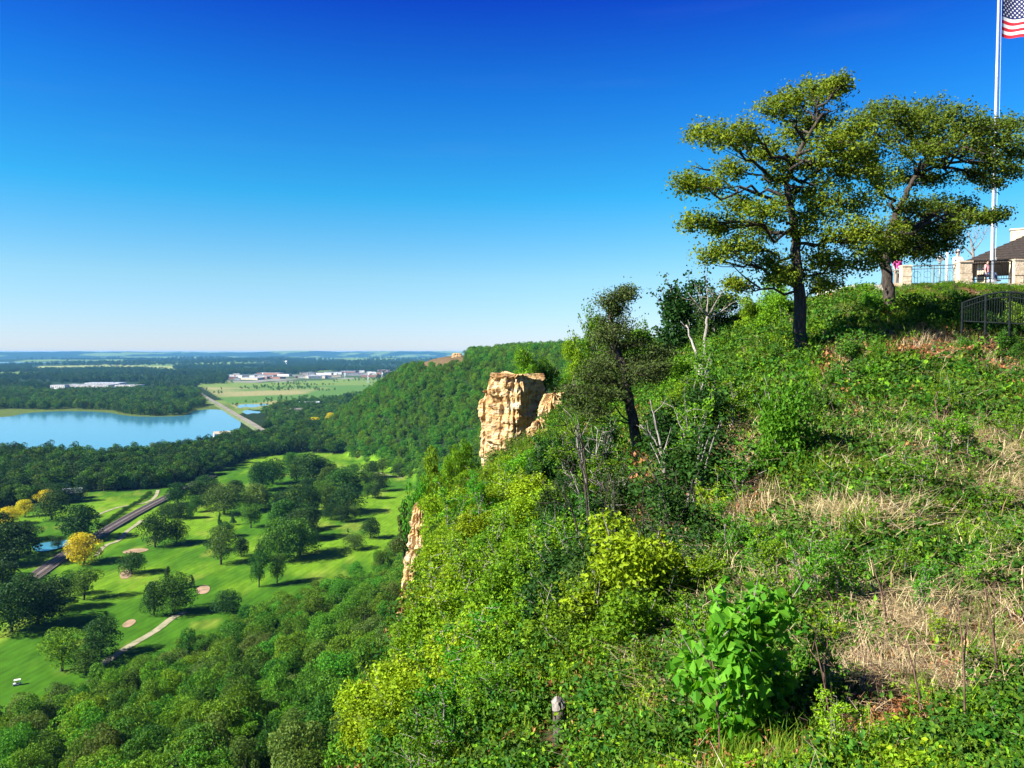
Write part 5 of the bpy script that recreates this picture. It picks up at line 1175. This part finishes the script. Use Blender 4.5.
# low stone kerb the railing stands on
p0, p1 = at(886, 286, 39.3), at(1060, 283, 39.6); c = (p0 + p1) / 2; dv = p1 - p0; o = MB().box((0, 0, 0), (np.linalg.norm(dv[:2]), .5, .5), math.atan2(dv[1], dv[0])).build('stone_kerb', M['stone']); o.location = (c[0], c[1] + .1, c[2] - .2); tag(o, 'low stone kerb under the overlook railing', 'kerb')
tz = at(955, 284.5, 39.6)[2]; o = MB().box((36, 42.2, tz - .3), (37, 5, .6)).build('terrace_paving', M['concrete']); tag(o, kind='structure')
def flagpole():
    b = at(991.5, 281, 43); z = b[2]; o = empty('flagpole', (b[0], b[1], z), 0, 'tall white metal flagpole rising beside the oak', 'flagpole')
    H = at(1004, -30, 43)[2] - z; mb = MB(); mb.tube([(0, 0, -.3), (0, 0, .0), (0, 0, H * .5), (0, 0, H)], [.115, .105, .085, .055], 16); mb.build('pole', M['steel'], o, True)
    MB().sphere((0, 0, H + .1), .12, 14, 9).build('finial', M['steel'], o, True); MB().tube([(0, 0, -.1), (0, 0, .12)], .24, 16).build('base_collar', M['steel'], o, True)
    MB().tube([(.12, -.1, 1.2), (.14, -.1, H * .5), (.10, -.08, H - .1)], .008, 4).build('halyard', M['white_paint'], o)
    MB().box((.16, -.1, 1.2), (.05, .04, .2)).build('cleat', M['steel'], o)
    return np.array([b[0], b[1], z]), H
FB, FH = flagpole()
def flag():
    M['flag_red'] = simple('flag_red', (.55, .02, .035), .8); M['flag_white'] = simple('flag_white', (.75, .75, .75), .8); M['flag_blue'] = simple('flag_blue', (.012, .02, .10), .8)
    hoist, fly = 2.25, 3.9; nx, nz = 60, 26; bot = at(1006, 37, 43)[2]; z0 = FB[2]
    def P(u, v, o=0):
        # u along the fly, v down from the top; hangs in folds
        x = .18 + fly * u * .80; y = -.05 + .32 * math.sin(u * 9 + v * 1.2) * (u ** .6) * .8; z = bot + hoist * (1 - v) - z0 - .45 * u ** 1.3 * fly * .25 + .05 * math.sin(u * 14 + v * 3)
        return (x, y + o, z)
    o = empty('flag', FB, 0, 'american stars and stripes flag flying from the flagpole', 'flag')
    V = [P(i / nx, j / nz) for i in range(nx + 1) for j in range(nz + 1)]; Q = []; mi = []
    for i in range(nx):
        for j in range(nz):
            a = i * (nz + 1) + j; Q.append((a, a + 1, a + nz + 2, a + nz + 1)); st = j // 2; mi.append(2 if (i < nx * .4 and st < 7) else (0 if st % 2 == 0 else 1))
    put('cloth', mesh_np('cloth', V, np.array(Q), [M['flag_red'], M['flag_white'], M['flag_blue']], mi), o)
    for side in (-1, 1):
        mb = MB()
        for row in range(9):
            nn = 6 if row % 2 == 0 else 5
            for c in range(nn):
                u = .4 * ((c + .5) / 6 if nn == 6 else (c + 1) / 6); v = 7 / 13 * (row + 1) / 10; pts = []
                for k in range(10):
                    a = math.pi / 2 + k * math.pi / 5; rr = .062 if k % 2 == 0 else .026; pts.append(P(u + rr * math.cos(a) / (fly * .8), v - rr * math.sin(a) / hoist, side * .006))
                cc = P(u, v, side * .006); mb.add(pts + [cc], None, [(k, (k + 1) % 10, 10) for k in range(10)])
        mb.build('stars', M['flag_white'], o)
flag()

def pavilion():
    # hip roofed stone shelter, cut by the right edge of the photo
    b = at(975, 279, 47); z = CAMZ + (352 - 261) / F * 46.5 - 2.2; k = 47 / F; o = empty('picnic_pavilion', (b[0], b[1], z), -.55, 'stone pavilion with a dark shingled hip roof at the right edge', 'pavilion')
    W, Dp = 19.0, 9.0; ez = 2.2; rz_ = 4.7; ov = .5
    e = [(-ov, -ov), (W + ov, -ov), (W + ov, Dp + ov), (-ov, Dp + ov)]; r1, r2 = (4.0, Dp / 2), (W - 4.0, Dp / 2)
    mb = MB(); n = 14
    # roof as overlapping courses so that the edge steps are real
    for i in range(n):
        a, c = i / n, (i + 1) / n
        def ring(t, dz): return [(x * (1 - t) + rx * t, y * (1 - t) + ry * t, ez + (rz_ - ez) * t + dz) for (x, y), (rx, ry) in zip(e, (r1, r2, r2, r1))]
        A, B, Cc = ring(a, .05), ring(c, .0), ring(a, -.02); V = A + B + Cc
        mb.add(V, [(j, (j + 1) % 4, 4 + (j + 1) % 4, 4 + j) for j in range(4)] + [(8 + j, 8 + (j + 1) % 4, (j + 1) % 4, j) for j in range(4)])
    roof = mb.build('roof', M['shingle'], o); so_ = MB(); so_.box((W / 2, Dp / 2, ez - .1), (W + 2 * ov - .1, Dp + 2 * ov - .1, .12)).build('eaves', M['dark_wood'], o)
    ch = MB(); ch.box((2.3, 7.0, 3.9), (.85, .85, 1.8)); ch.box((2.3, 7.0, 4.84), (.95, .95, .1)); ch.build('chimney', M['stone'], roof)
    for x in np.arange(.3, W, 2.45):
        for y in (.2, Dp - .2):
            MB().box((x, y, (ez - .16) / 2 - .2), (.42, .42, ez + .24)).build('column', M['stone'], o)
    MB().box((W / 2 + 2, Dp * .62, ez / 2 - .15), (W - 5, .35, ez - .1)).build('back_wall', M['dark_wood'], o)
    MB().box((W / 2, Dp / 2, -.12), (W + .6, Dp + .6, .2)).build('floor_slab', M['concrete'], o)
pavilion()
# coin viewer on its post, and a slim signpost
p = at(939.5, 284, 40.5); o = empty('coin_viewer', p, -.4, 'coin operated binocular viewer on a post behind the railing', 'viewer')
MB().tube([(0, 0, -.3), (0, 0, 1.15)], .045, 10).build('stand', M['rail_metal'], o, True); mb = MB(); mb.sphere((0, 0, 1.32), (.17, .2, .19), 14, 10); mb.box((0, 0, 1.14), (.12, .12, .12)); mb.build('housing', M['steel'], o, True)
m2 = MB(); [m2.tube([(sx, -.1, 1.35), (sx, -.3, 1.33)], .05, 10) for sx in (-.075, .075)]; m2.build('eyepieces', M['dark_metal'], o)
p = at(946.5, 284, 40.2); o = empty('slim_post', p, 0, 'slim pale post standing just behind the railing', 'post'); MB().tube([(0, 0, -.3), (0, 0, 1.75)], .06, 10).build('shaft', M['white_paint'], o, True); MB().box((0, 0, 1.78), (.18, .18, .06)).build('cap', M['white_paint'], o)
# leafless tree far behind, dark tree behind the oak
dead_tree('bare_tree', 55, [[(975, 272, 0, 1.6), (973, 255, 0, 1.3), (972, 245, 0, .9), (968, 232, 0, .4)], [(973, 252, 0, .8), (982, 240, .3, .4), (986, 230, .3, .2)], [(973, 256, 0, .8), (962, 244, 0, .4), (957, 236, 0, .2)], [(972, 248, 0, .6), (978, 234, .2, .2)]], 'small leafless tree behind the overlook left of the pavilion', 'bark_grey', seed=9, twigs=16, tw=.9)

# ------------------------------------------------------------------ people
def skin_body(name, joints, edges, radii, mat, parent, sub=1):
    me = bpy.data.meshes.new(name); me.from_pydata([tuple(j) for j in joints], edges, []); o = bpy.data.objects.new(name, me); COL.objects.link(o); o.parent = parent; me.materials.append(mat)
    md = o.modifiers.new('skin', 'SKIN'); md.use_smooth_shade = True; sk = me.skin_vertices[0].data if me.skin_vertices else None
    if sk is None:
        bm_layer = me.attributes; bpy.context.view_layer.objects.active = o
    for i, r in enumerate(radii):
        rr = r if isinstance(r, tuple) else (r, r); me.skin_vertices[0].data[i].radius = rr; me.skin_vertices[0].data[i].use_root = (i == 0)
    s = o.modifiers.new('sub', 'SUBSURF'); s.levels = sub; s.render_levels = sub; return o
def person(loc, rz, label, top_col, leg_col, hair, hat=None, sit=False, arms='rail'):
    o = empty('person', loc, rz, label, 'person')
    hp = .92 if not sit else .48; sh = hp + .50
    J = {}; J['pel'] = (0, 0, hp); J['sp'] = (0, .01, hp + .25); J['ch'] = (0, .0, sh - .06); J['nk'] = (0, 0, sh + .05); J['hd0'] = (0, -.015, sh + .14); J['hd1'] = (0, -.02, sh + .24); J['hd2'] = (0, -.0, sh + .31)
    E = [('pel', 'sp'), ('sp', 'ch'), ('ch', 'nk'), ('nk', 'hd0'), ('hd0', 'hd1'), ('hd1', 'hd2')]; Rd = {'pel': .13, 'sp': .12, 'ch': .13, 'nk': .055, 'hd0': .075, 'hd1': .092, 'hd2': .055}
    for s, t in ((-1, 'l'), (1, 'r')):
        J['s' + t] = (s * .17, 0, sh - .03); 
        if arms == 'rail': J['e' + t] = (s * .25, -.14, sh - .28); J['w' + t] = (s * .20, -.34, sh - .40); hd = np.array([-s * .03, -.09, .0])
        else: J['e' + t] = (s * .25, .0, sh - .30); J['w' + t] = (s * .25, -.10, sh - .54); hd = np.array([0, -.02, -.09])
        w = np.array(J['w' + t]); J['p' + t] = tuple(w + hd * .6)
        if sit: J['h' + t] = (s * .09, -.02, hp - .04); J['k' + t] = (s * .12, -.44, hp - .02); J['a' + t] = (s * .12, -.46, .08); J['t' + t] = (s * .13, -.62, .04)
        else: J['h' + t] = (s * .09, 0, hp - .06); J['k' + t] = (s * .10, -.02, hp * .52); J['a' + t] = (s * .10, .02, .08); J['t' + t] = (s * .11, -.14, .035)
        E += [('ch', 's' + t), ('s' + t, 'e' + t), ('e' + t, 'w' + t), ('w' + t, 'p' + t), ('pel', 'h' + t), ('h' + t, 'k' + t), ('k' + t, 'a' + t), ('a' + t, 't' + t)]
        Rd.update({'s' + t: .062, 'e' + t: .042, 'w' + t: .027, 'p' + t: (.036, .018), 'h' + t: .088, 'k' + t: .058, 'a' + t: .038, 't' + t: .035})
        u = hd / np.linalg.norm(hd); side = np.array([1, 0, 0]) if abs(u[0]) < .6 else np.array([0, 1, 0])
        for f, (off, ln) in enumerate(((-.03, .07), (-.01, .08), (.01, .075), (.03, .06))):
            a = np.array(J['p' + t]) + side * off + u * .03; J['f%s%d' % (t, f)] = tuple(a); J['g%s%d' % (t, f)] = tuple(a + u * ln * .8 + np.array([0, 0, -.015])); E += [('p' + t, 'f%s%d' % (t, f)), ('f%s%d' % (t, f), 'g%s%d' % (t, f))]; Rd['f%s%d' % (t, f)] = .009; Rd['g%s%d' % (t, f)] = .007
        J['th' + t] = tuple(np.array(J['p' + t]) - s * side * .05 + u * .01); E.append(('p' + t, 'th' + t)); Rd['th' + t] = .010
    J['no'] = (0, -.125, sh + .20); E.append(('hd1', 'no')); Rd['no'] = .012
    K = list(J); ix = {k: i for i, k in enumerate(K)}; skin_body('body', [J[k] for k in K], [(ix[a], ix[b]) for a, b in E], [Rd[k] for k in K], M['skin'], o, 1)
    def garment(nm, keys, edges, grow, mat):
        ii = {k: i for i, k in enumerate(keys)}; f = lambda r: tuple(x + grow for x in r) if isinstance(r, tuple) else r + grow
        skin_body(nm, [J[k] for k in keys], [(ii[a], ii[b]) for a, b in edges], [f(Rd[k]) for k in keys], mat, o, 1)
    garment('shirt', ['sp', 'pel', 'ch', 'sl', 'sr', 'el', 'er'], [('sp', 'pel'), ('sp', 'ch'), ('ch', 'sl'), ('ch', 'sr'), ('sl', 'el'), ('sr', 'er')], .022, top_col)
    garment('trousers', ['pel', 'hl', 'hr', 'kl', 'kr', 'al', 'ar'], [('pel', 'hl'), ('pel', 'hr'), ('hl', 'kl'), ('hr', 'kr'), ('kl', 'al'), ('kr', 'ar')], .018, leg_col)
    for s, t in ((-1, 'l'), (1, 'r')):
        a = np.array(J['t' + t]); MB().sphere((a[0], a[1] + .05, .045), (.05, .14, .05), 10, 7).build('shoe', M['rubber'], o, True)
        MB().sphere((s * .033, -.105, sh + .225), .012, 6, 5).build('eye', M['rubber'], o, True)
        MB().sphere((s * .092, 0, sh + .21), (.014, .026, .034), 6, 5).build('ear', M['skin'], o, True)
    MB().box((0, -.104, sh + .155), (.045, .012, .01)).build('mouth', M['lip'], o)
    mb = MB(); mb.sphere((0, .022, sh + .255), (.104, .108, .105), 12, 9)
    mb.build('hair', hair, o, True)
    if hat: hb = MB(); hb.sphere((0, .0, sh + .33), (.11, .12, .085), 14, 8); hb.tube([(0, 0, sh + .305), (0, 0, sh + .32)], .19, 18); hb.build('hat', hat, o, True)
    return o
M['lip'] = simple('lip', (.35, .12, .10), .6); M['pink'] = simple('pink_cloth', (.75, .06, .30), .85, (.85, .12, .40), 5); M['pale_pink'] = simple('pale_pink_cloth', (.72, .32, .32), .85); M['white_cloth'] = simple('white_cloth', (.76, .76, .76), .85)
M['blue_cloth'] = simple('denim', (.05, .08, .16), .9); M['hair_dark'] = simple('hair_dark', (.025, .016, .01), .6); M['hair_red'] = simple('hair_light', (.20, .11, .05), .6); M['khaki'] = simple('khaki', (.28, .22, .15), .9)
p = at(897, 290, 40.3); person((p[0], p[1], tz - .12), .3, 'person in a bright pink top leaning on the railing end', M['pink'], M['khaki'], M['hair_red'], arms='down')
p = at(957, 286, 40.0); person((p[0], p[1], tz), -.1, 'person in a white shirt and white hat behind the wide pillar', M['white_cloth'], M['blue_cloth'], M['hair_dark'], hat=M['white_cloth'])
p = at(987, 283, 44.5); person((p[0], p[1], p[2] + .05), .5, 'seated person in a pale pink shirt behind the flagpole', M['pale_pink'], M['blue_cloth'], M['hair_dark'], sit=True, arms='down')
o = empty('bench', (p[0] + .05, p[1] + .12, p[2] + .05), .5, 'dark wooden bench under the seated person by the flagpole', 'bench'); mb = MB(); [mb.box((0, y, .40), (1.5, .12, .035)) for y in (-.14, 0, .14)]; mb.build('seat', M['dark_wood'], o); [MB().box((x, 0, .19), (.07, .36, .38)).build('leg', M['dark_metal'], o) for x in (-.6, .6)]

# ------------------------------------------------------------------ things on the plain
def house(name, px, py, wm, dm, hm, label, wall='wall_white', roof='roof_dark', rz=0, group=None, cat='building', gable=True, z=None, windows=True):
    p = gp(px, py); z = float(ground_h(p[0], p[1])) if z is None else z; o = empty(name, (p[0], p[1], z), rz, label, cat, group)
    w = MB(); w.box((0, 0, hm / 2 - .3), (wm, dm, hm + .6))
    if gable: w.add([(-wm / 2, -dm / 2, hm), (-wm / 2, dm / 2, hm), (-wm / 2, 0, hm + dm * .28), (wm / 2, -dm / 2, hm), (wm / 2, dm / 2, hm), (wm / 2, 0, hm + dm * .28)], None, [(0, 2, 1), (3, 4, 5)])
    w.build('wall', M[wall], o); r = MB(); e = .5
    if gable:
        for s in (-1, 1):
            y, t = s * (dm / 2 + e), .12; a = hm - e * .56; rd = hm + dm * .28 + .12
            V = [(-wm / 2 - e, y, a + .06), (wm / 2 + e, y, a + .06), (wm / 2 + e, 0, rd), (-wm / 2 - e, 0, rd), (-wm / 2 - e, y, a + .2), (wm / 2 + e, y, a + .2), (wm / 2 + e, 0, rd + .16), (-wm / 2 - e, 0, rd + .16)]
            r.add(V, [(0, 1, 2, 3), (7, 6, 5, 4), (0, 4, 5, 1), (1, 5, 6, 2), (2, 6, 7, 3), (3, 7, 4, 0)])
    else: r.box((0, 0, hm + .45), (wm + .6, dm + .6, .5)); r.box((wm * .2, 0, hm + 1.2), (wm * .08, dm * .2, 1.2)); r.box((-wm * .25, dm * .1, hm + 1.1), (wm * .05, dm * .15, 1.0))
    r.build('roof', M[roof], o)
    if windows:
        nw = min(12, max(2, int(wm / 6)))
        for i in range(nw): x = -wm / 2 + wm * (i + .5) / nw; MB().box((x, -dm / 2 - .02, hm * .55), (min(2.2, wm / nw * .45), .08, hm * .32)).build('window', M['glass'], o)
    return o
house('house', 71, 499, 15, 10, 5, 'pale house with a blue grey roof half hidden by trees above the golf course', roof='roof_blue', rz=.4)
house('house', 62, 492, 9, 8, 4.5, 'small white house left of the blue grey roofed house', roof='roof_blue', rz=.2)
house('house', 3, 464, 22, 12, 5, 'white roofed house in the trees at the left edge', roof='roof_pale', rz=.1)
house('house', 25, 488, 10, 8, 4, 'small house among the yellow trees at left', roof='roof_pale', rz=.3)
GW = 'long pale warehouses behind the lake'
for k, (px, py, wm, dm, roof, lab) in enumerate(((62, 389, 45, 40, 'roof_pale', 'leftmost of the pale warehouses beyond the lake'), (90, 388.5, 140, 70, 'roof_pale', 'biggest of the pale warehouses beyond the lake'), (106, 386.5, 110, 50, 'roof_blue', 'blue grey warehouse behind the biggest pale one'), (130, 389, 70, 40, 'roof_pale', 'rightmost of the pale warehouses beyond the lake'))):
    house('warehouse', px, py, wm, dm, 12, lab, roof=roof, gable=False, group=GW, cat='warehouse', rz=rng.normal() * .05)
GTN = 'pale buildings of the distant town'
rr = np.random.default_rng(77)
for k in range(90):
    px = rr.uniform(226, 420); py = np.interp(px, [226, 420], [379, 373.5]) + rr.uniform(-3.6, 2.2); D = gp(px, py)[1]
    big = rr.random() < .3; wm = rr.uniform(45, 95) if big else rr.uniform(14, 34)
    house('town_building', px, py, wm, wm * rr.uniform(.3, .6), rr.uniform(6, 11), '%s %s building among the trees of the distant town' % (('long', 'pale') if big else ('small', 'pale')), wall=('wall_white', 'wall_tan', 'brick')[int(rr.integers(0, 3))], roof=('roof_pale', 'roof_pale', 'roof_dark', 'roof_blue')[int(rr.integers(0, 4))], gable=False, group=GTN, rz=rr.uniform(-.4, .4), windows=False)
for k, (px, py, wm, roof, rz, lab) in enumerate(((286, 420, 30, 'roof_pale', .3, 'pale roofed building left of the gravel road by the ridge foot'), (292, 414, 34, 'roof_dark', .2, 'grey roofed building at the near side of the marsh'), (309, 407, 40, 'roof_blue', .2, 'long low building where the marsh meets the ridge'), (318, 410, 16, 'roof_pale', .1, 'small white building beside the gravel road'), (281, 426, 20, 'roof_pale', .5, 'small pale building near the end of the overpass'), (222, 438, 20, 'wall_tan', .5, 'tan roofed building beside the overpass'))):
    house('roadside_building', px, py, wm, wm * .45, 6, lab, roof=roof, rz=rz, gable=True, group='buildings at the foot of the far ridge')
def water_tower(px, py, h):
    p = gp(px, py); o = empty('water_tower', (p[0], p[1], 0), 0, 'white water tower above the distant town', 'water tower'); MB().sphere((0, 0, h - 9), (11, 11, 9), 18, 12).build('tank', M['white_paint'], o, True)
    MB().tube([(0, 0, -.5), (0, 0, h * .2), (0, 0, h - 16)], [6, 3.2, 3.0], 14).build('stem', M['white_paint'], o, True)
water_tower(286.5, 366.5, 45)
def overpass():
    a, b = gp(214, 445), gp(264, 437); a, b = np.array(a), np.array(b); d = b - a; L = np.linalg.norm(d[:2]); rz = math.atan2(d[1], d[0]); c = (a + b) / 2; o = empty('road_bridge', (c[0], c[1], 0), rz, 'long pale concrete road bridge above the trees by the lake', 'bridge')
    MB().box((0, 0, 7.2), (L, 9, .9)).build('deck', M['concrete'], o)
    for s in (-1, 1): MB().box((0, s * 4.4, 8.2), (L, .3, 1.0)).build('parapet', M['roof_pale'], o)
    for x in np.linspace(-L / 2 + 6, L / 2 - 6, 5): mb = MB(); [mb.box((x, y, 3.2), (1.2, 1.2, 7)) for y in (-3, 3)]; mb.box((x, 0, 6.5), (1.5, 8, .6)); mb.build('pier', M['concrete'], o)
overpass()
def golf_cart():
    p = hit_ground(17, 686); o = empty('golf_cart', (p[0], p[1], p[2] + .02), .5, 'small white golf cart parked on the fairway at lower left', 'golf cart')
    mb = MB(); mb.box((-.75, 0, .5), (.8, 1.15, .5), taper=.85); mb.box((.2, 0, .36), (1.7, 1.15, .14)); mb.box((.9, 0, .55), (.6, 1.1, .5), taper=.8); mb.build('body', M['white_paint'], o)
    mb = MB(); mb.box((.1, 0, .68), (.5, 1.05, .16)); mb.box((.32, 0, .95), (.12, 1.05, .45)); mb.build('seat', M['dark_wood'], o)
    MB().box((.1, 0, 1.82), (1.9, 1.25, .09)).build('roof', M['white_paint'], o)
    for x in (-.65, .85):
        for y in (-.52, .52): MB().tube([(x, y, .6), (x, y, 1.8)], .025, 6).build('strut', M['white_paint'], o)
    for x in (-.75, .85):
        for y in (-.56, .56): w = MB().tube([(x, y - .09, .24), (x, y + .09, .24)], .24, 14).build('wheel', M['rubber'], o)
golf_cart()
for k, (px, py, h) in enumerate(((368, 383, 40), (345, 379, 34))):
    p = gp(px, py); o = empty('power_pylon', (p[0], p[1], 0), 0, '%s slender pale pylon on the marsh before the town' % ('taller' if k == 0 else 'shorter'), 'pylon'); mb = MB()
    for s in ((-1, -1), (1, -1), (1, 1), (-1, 1)): mb.tube([(s[0] * 3, s[1] * 3, -1), (s[0] * .5, s[1] * .5, h)], .35, 4)
    for q in range(6): z = h * q / 6; t = 3 - 2.5 * q / 6; mb.tube([(-t, -t, z), (t, -t, z + h / 6)], .2, 4); mb.tube([(t, t, z), (-t, t, z + h / 6)], .2, 4)
    mb.build('tower', M['steel'], o); MB().box((0, 0, h * .9), (12, .5, .5)).build('crossarm', M['steel'], o)

# ------------------------------------------------------------------ air
def haze_box():
    x0, x1, y0, y1, z0, z1 = -26000, 26000, -26000, 26000, -1.5, CAMZ + 18
    hz = MB().box(((x0 + x1) / 2, (y0 + y1) / 2, (z0 + z1) / 2), (x1 - x0, y1 - y0, z1 - z0))
    m, nt, N, L = newmat('haze_air'); out = N.new('ShaderNodeOutputMaterial'); v = N.new('ShaderNodeVolumePrincipled')
    v.inputs['Color'].default_value = (.16, .52, 1.0, 1); v.inputs['Density'].default_value = HAZE; v.inputs['Anisotropy'].default_value = 0.0
    L.new(v.outputs[0], out.inputs['Volume'])
    o = hz.build('haze', m); tag(o, 'thin blue haze over the valley', 'haze', kind='stuff')
HAZE = 0.000034
haze_box()

# ------------------------------------------------------------------ light
SUN_EL, SUN_AZ = R(37), R(-113)      # azimuth from +Y, clockwise: sun at the left, slightly behind the camera
sd = Vector((math.sin(SUN_AZ) * math.cos(SUN_EL), math.cos(SUN_AZ) * math.cos(SUN_EL), math.sin(SUN_EL)))
sl = bpy.data.lights.new('sun', 'SUN'); sl.energy = 5.0; sl.angle = R(.5); sl.color = (1, .94, .84)
so = bpy.data.objects.new('sun', sl); COL.objects.link(so); so.rotation_euler = sd.to_track_quat('Z', 'Y').to_euler(); so.location = (-50, -20, 200)
w = bpy.data.worlds.new('World'); scene.world = w; w.use_nodes = True
N, L = w.node_tree.nodes, w.node_tree.links; N.clear()
sky = N.new('ShaderNodeTexSky'); sky.sky_type = 'NISHITA'; sky.sun_disc = False; sky.sun_elevation = SUN_EL; sky.sun_rotation = SUN_AZ % (2 * math.pi)
sky.altitude = 300; sky.air_density = 1.0; sky.dust_density = .1; sky.ozone_density = 4.0
hs = N.new('ShaderNodeHueSaturation'); hs.inputs['Saturation'].default_value = 1.0; hs.inputs['Value'].default_value = 1.0
bg = N.new('ShaderNodeBackground'); bg.inputs['Strength'].default_value = .062; out = N.new('ShaderNodeOutputWorld')
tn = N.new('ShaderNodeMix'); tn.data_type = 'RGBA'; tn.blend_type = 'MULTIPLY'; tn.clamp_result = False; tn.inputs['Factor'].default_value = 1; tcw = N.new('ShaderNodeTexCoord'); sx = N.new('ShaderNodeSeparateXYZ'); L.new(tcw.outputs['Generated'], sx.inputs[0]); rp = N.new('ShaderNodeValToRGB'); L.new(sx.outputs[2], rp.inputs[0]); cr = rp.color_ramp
stops = [(.0, (.95, 1.08, 1.5)), (.0155, (.95, 1.08, 1.5)), (.093, (.86, 1.2, 1.3)), (.193, (.20, 1.15, 1.45)), (.31, (.08, .75, 1.55)), (.41, (.04, .30, 1.45)), (.62, (.05, .16, .75)), (1.0, (.08, .12, .3))]  # sky tint by height; zenith out of view darkened to weaken ambient light
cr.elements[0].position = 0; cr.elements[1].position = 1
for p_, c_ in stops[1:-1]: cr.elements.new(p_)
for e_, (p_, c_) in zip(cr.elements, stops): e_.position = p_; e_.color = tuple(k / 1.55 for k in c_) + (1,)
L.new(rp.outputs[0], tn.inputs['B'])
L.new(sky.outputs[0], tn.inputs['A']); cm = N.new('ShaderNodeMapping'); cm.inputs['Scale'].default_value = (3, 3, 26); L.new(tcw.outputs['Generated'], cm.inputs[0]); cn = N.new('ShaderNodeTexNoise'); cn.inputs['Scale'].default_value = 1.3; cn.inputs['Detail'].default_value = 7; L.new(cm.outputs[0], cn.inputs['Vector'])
cmr = N.new('ShaderNodeMapRange'); cmr.inputs['From Min'].default_value = .60; cmr.inputs['From Max'].default_value = .85; cmr.inputs['To Max'].default_value = .012; L.new(cn.outputs[0], cmr.inputs['Value'])
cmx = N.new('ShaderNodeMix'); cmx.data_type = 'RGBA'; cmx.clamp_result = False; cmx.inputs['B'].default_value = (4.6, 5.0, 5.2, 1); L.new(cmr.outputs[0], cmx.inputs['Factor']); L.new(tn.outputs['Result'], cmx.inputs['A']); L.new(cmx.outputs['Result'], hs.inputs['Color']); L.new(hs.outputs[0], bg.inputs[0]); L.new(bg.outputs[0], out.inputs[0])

cam = bpy.data.cameras.new('camera'); cam.sensor_width = 36; cam.lens = F / 1024 * 36; cam.clip_start = .05; cam.clip_end = 80000
co = bpy.data.objects.new('camera', cam); COL.objects.link(co); co.location = (0, 0, CAMZ); co.rotation_euler = (math.pi / 2 - PITCH, 0, 0); scene.camera = co
scene.view_settings.view_transform = 'Standard'; scene.view_settings.look = 'None'; scene.view_settings.exposure = 1.6; scene.view_settings.gamma = 1; scene.view_settings.use_curve_mapping = False
cy = scene.cycles; cy.max_bounces = 5; cy.diffuse_bounces = 1; cy.glossy_bounces = 2; cy.transmission_bounces = 3; cy.volume_bounces = 0; cy.transparent_max_bounces = 4
cy.use_denoising = True; cy.caustics_reflective = False; cy.caustics_refractive = False
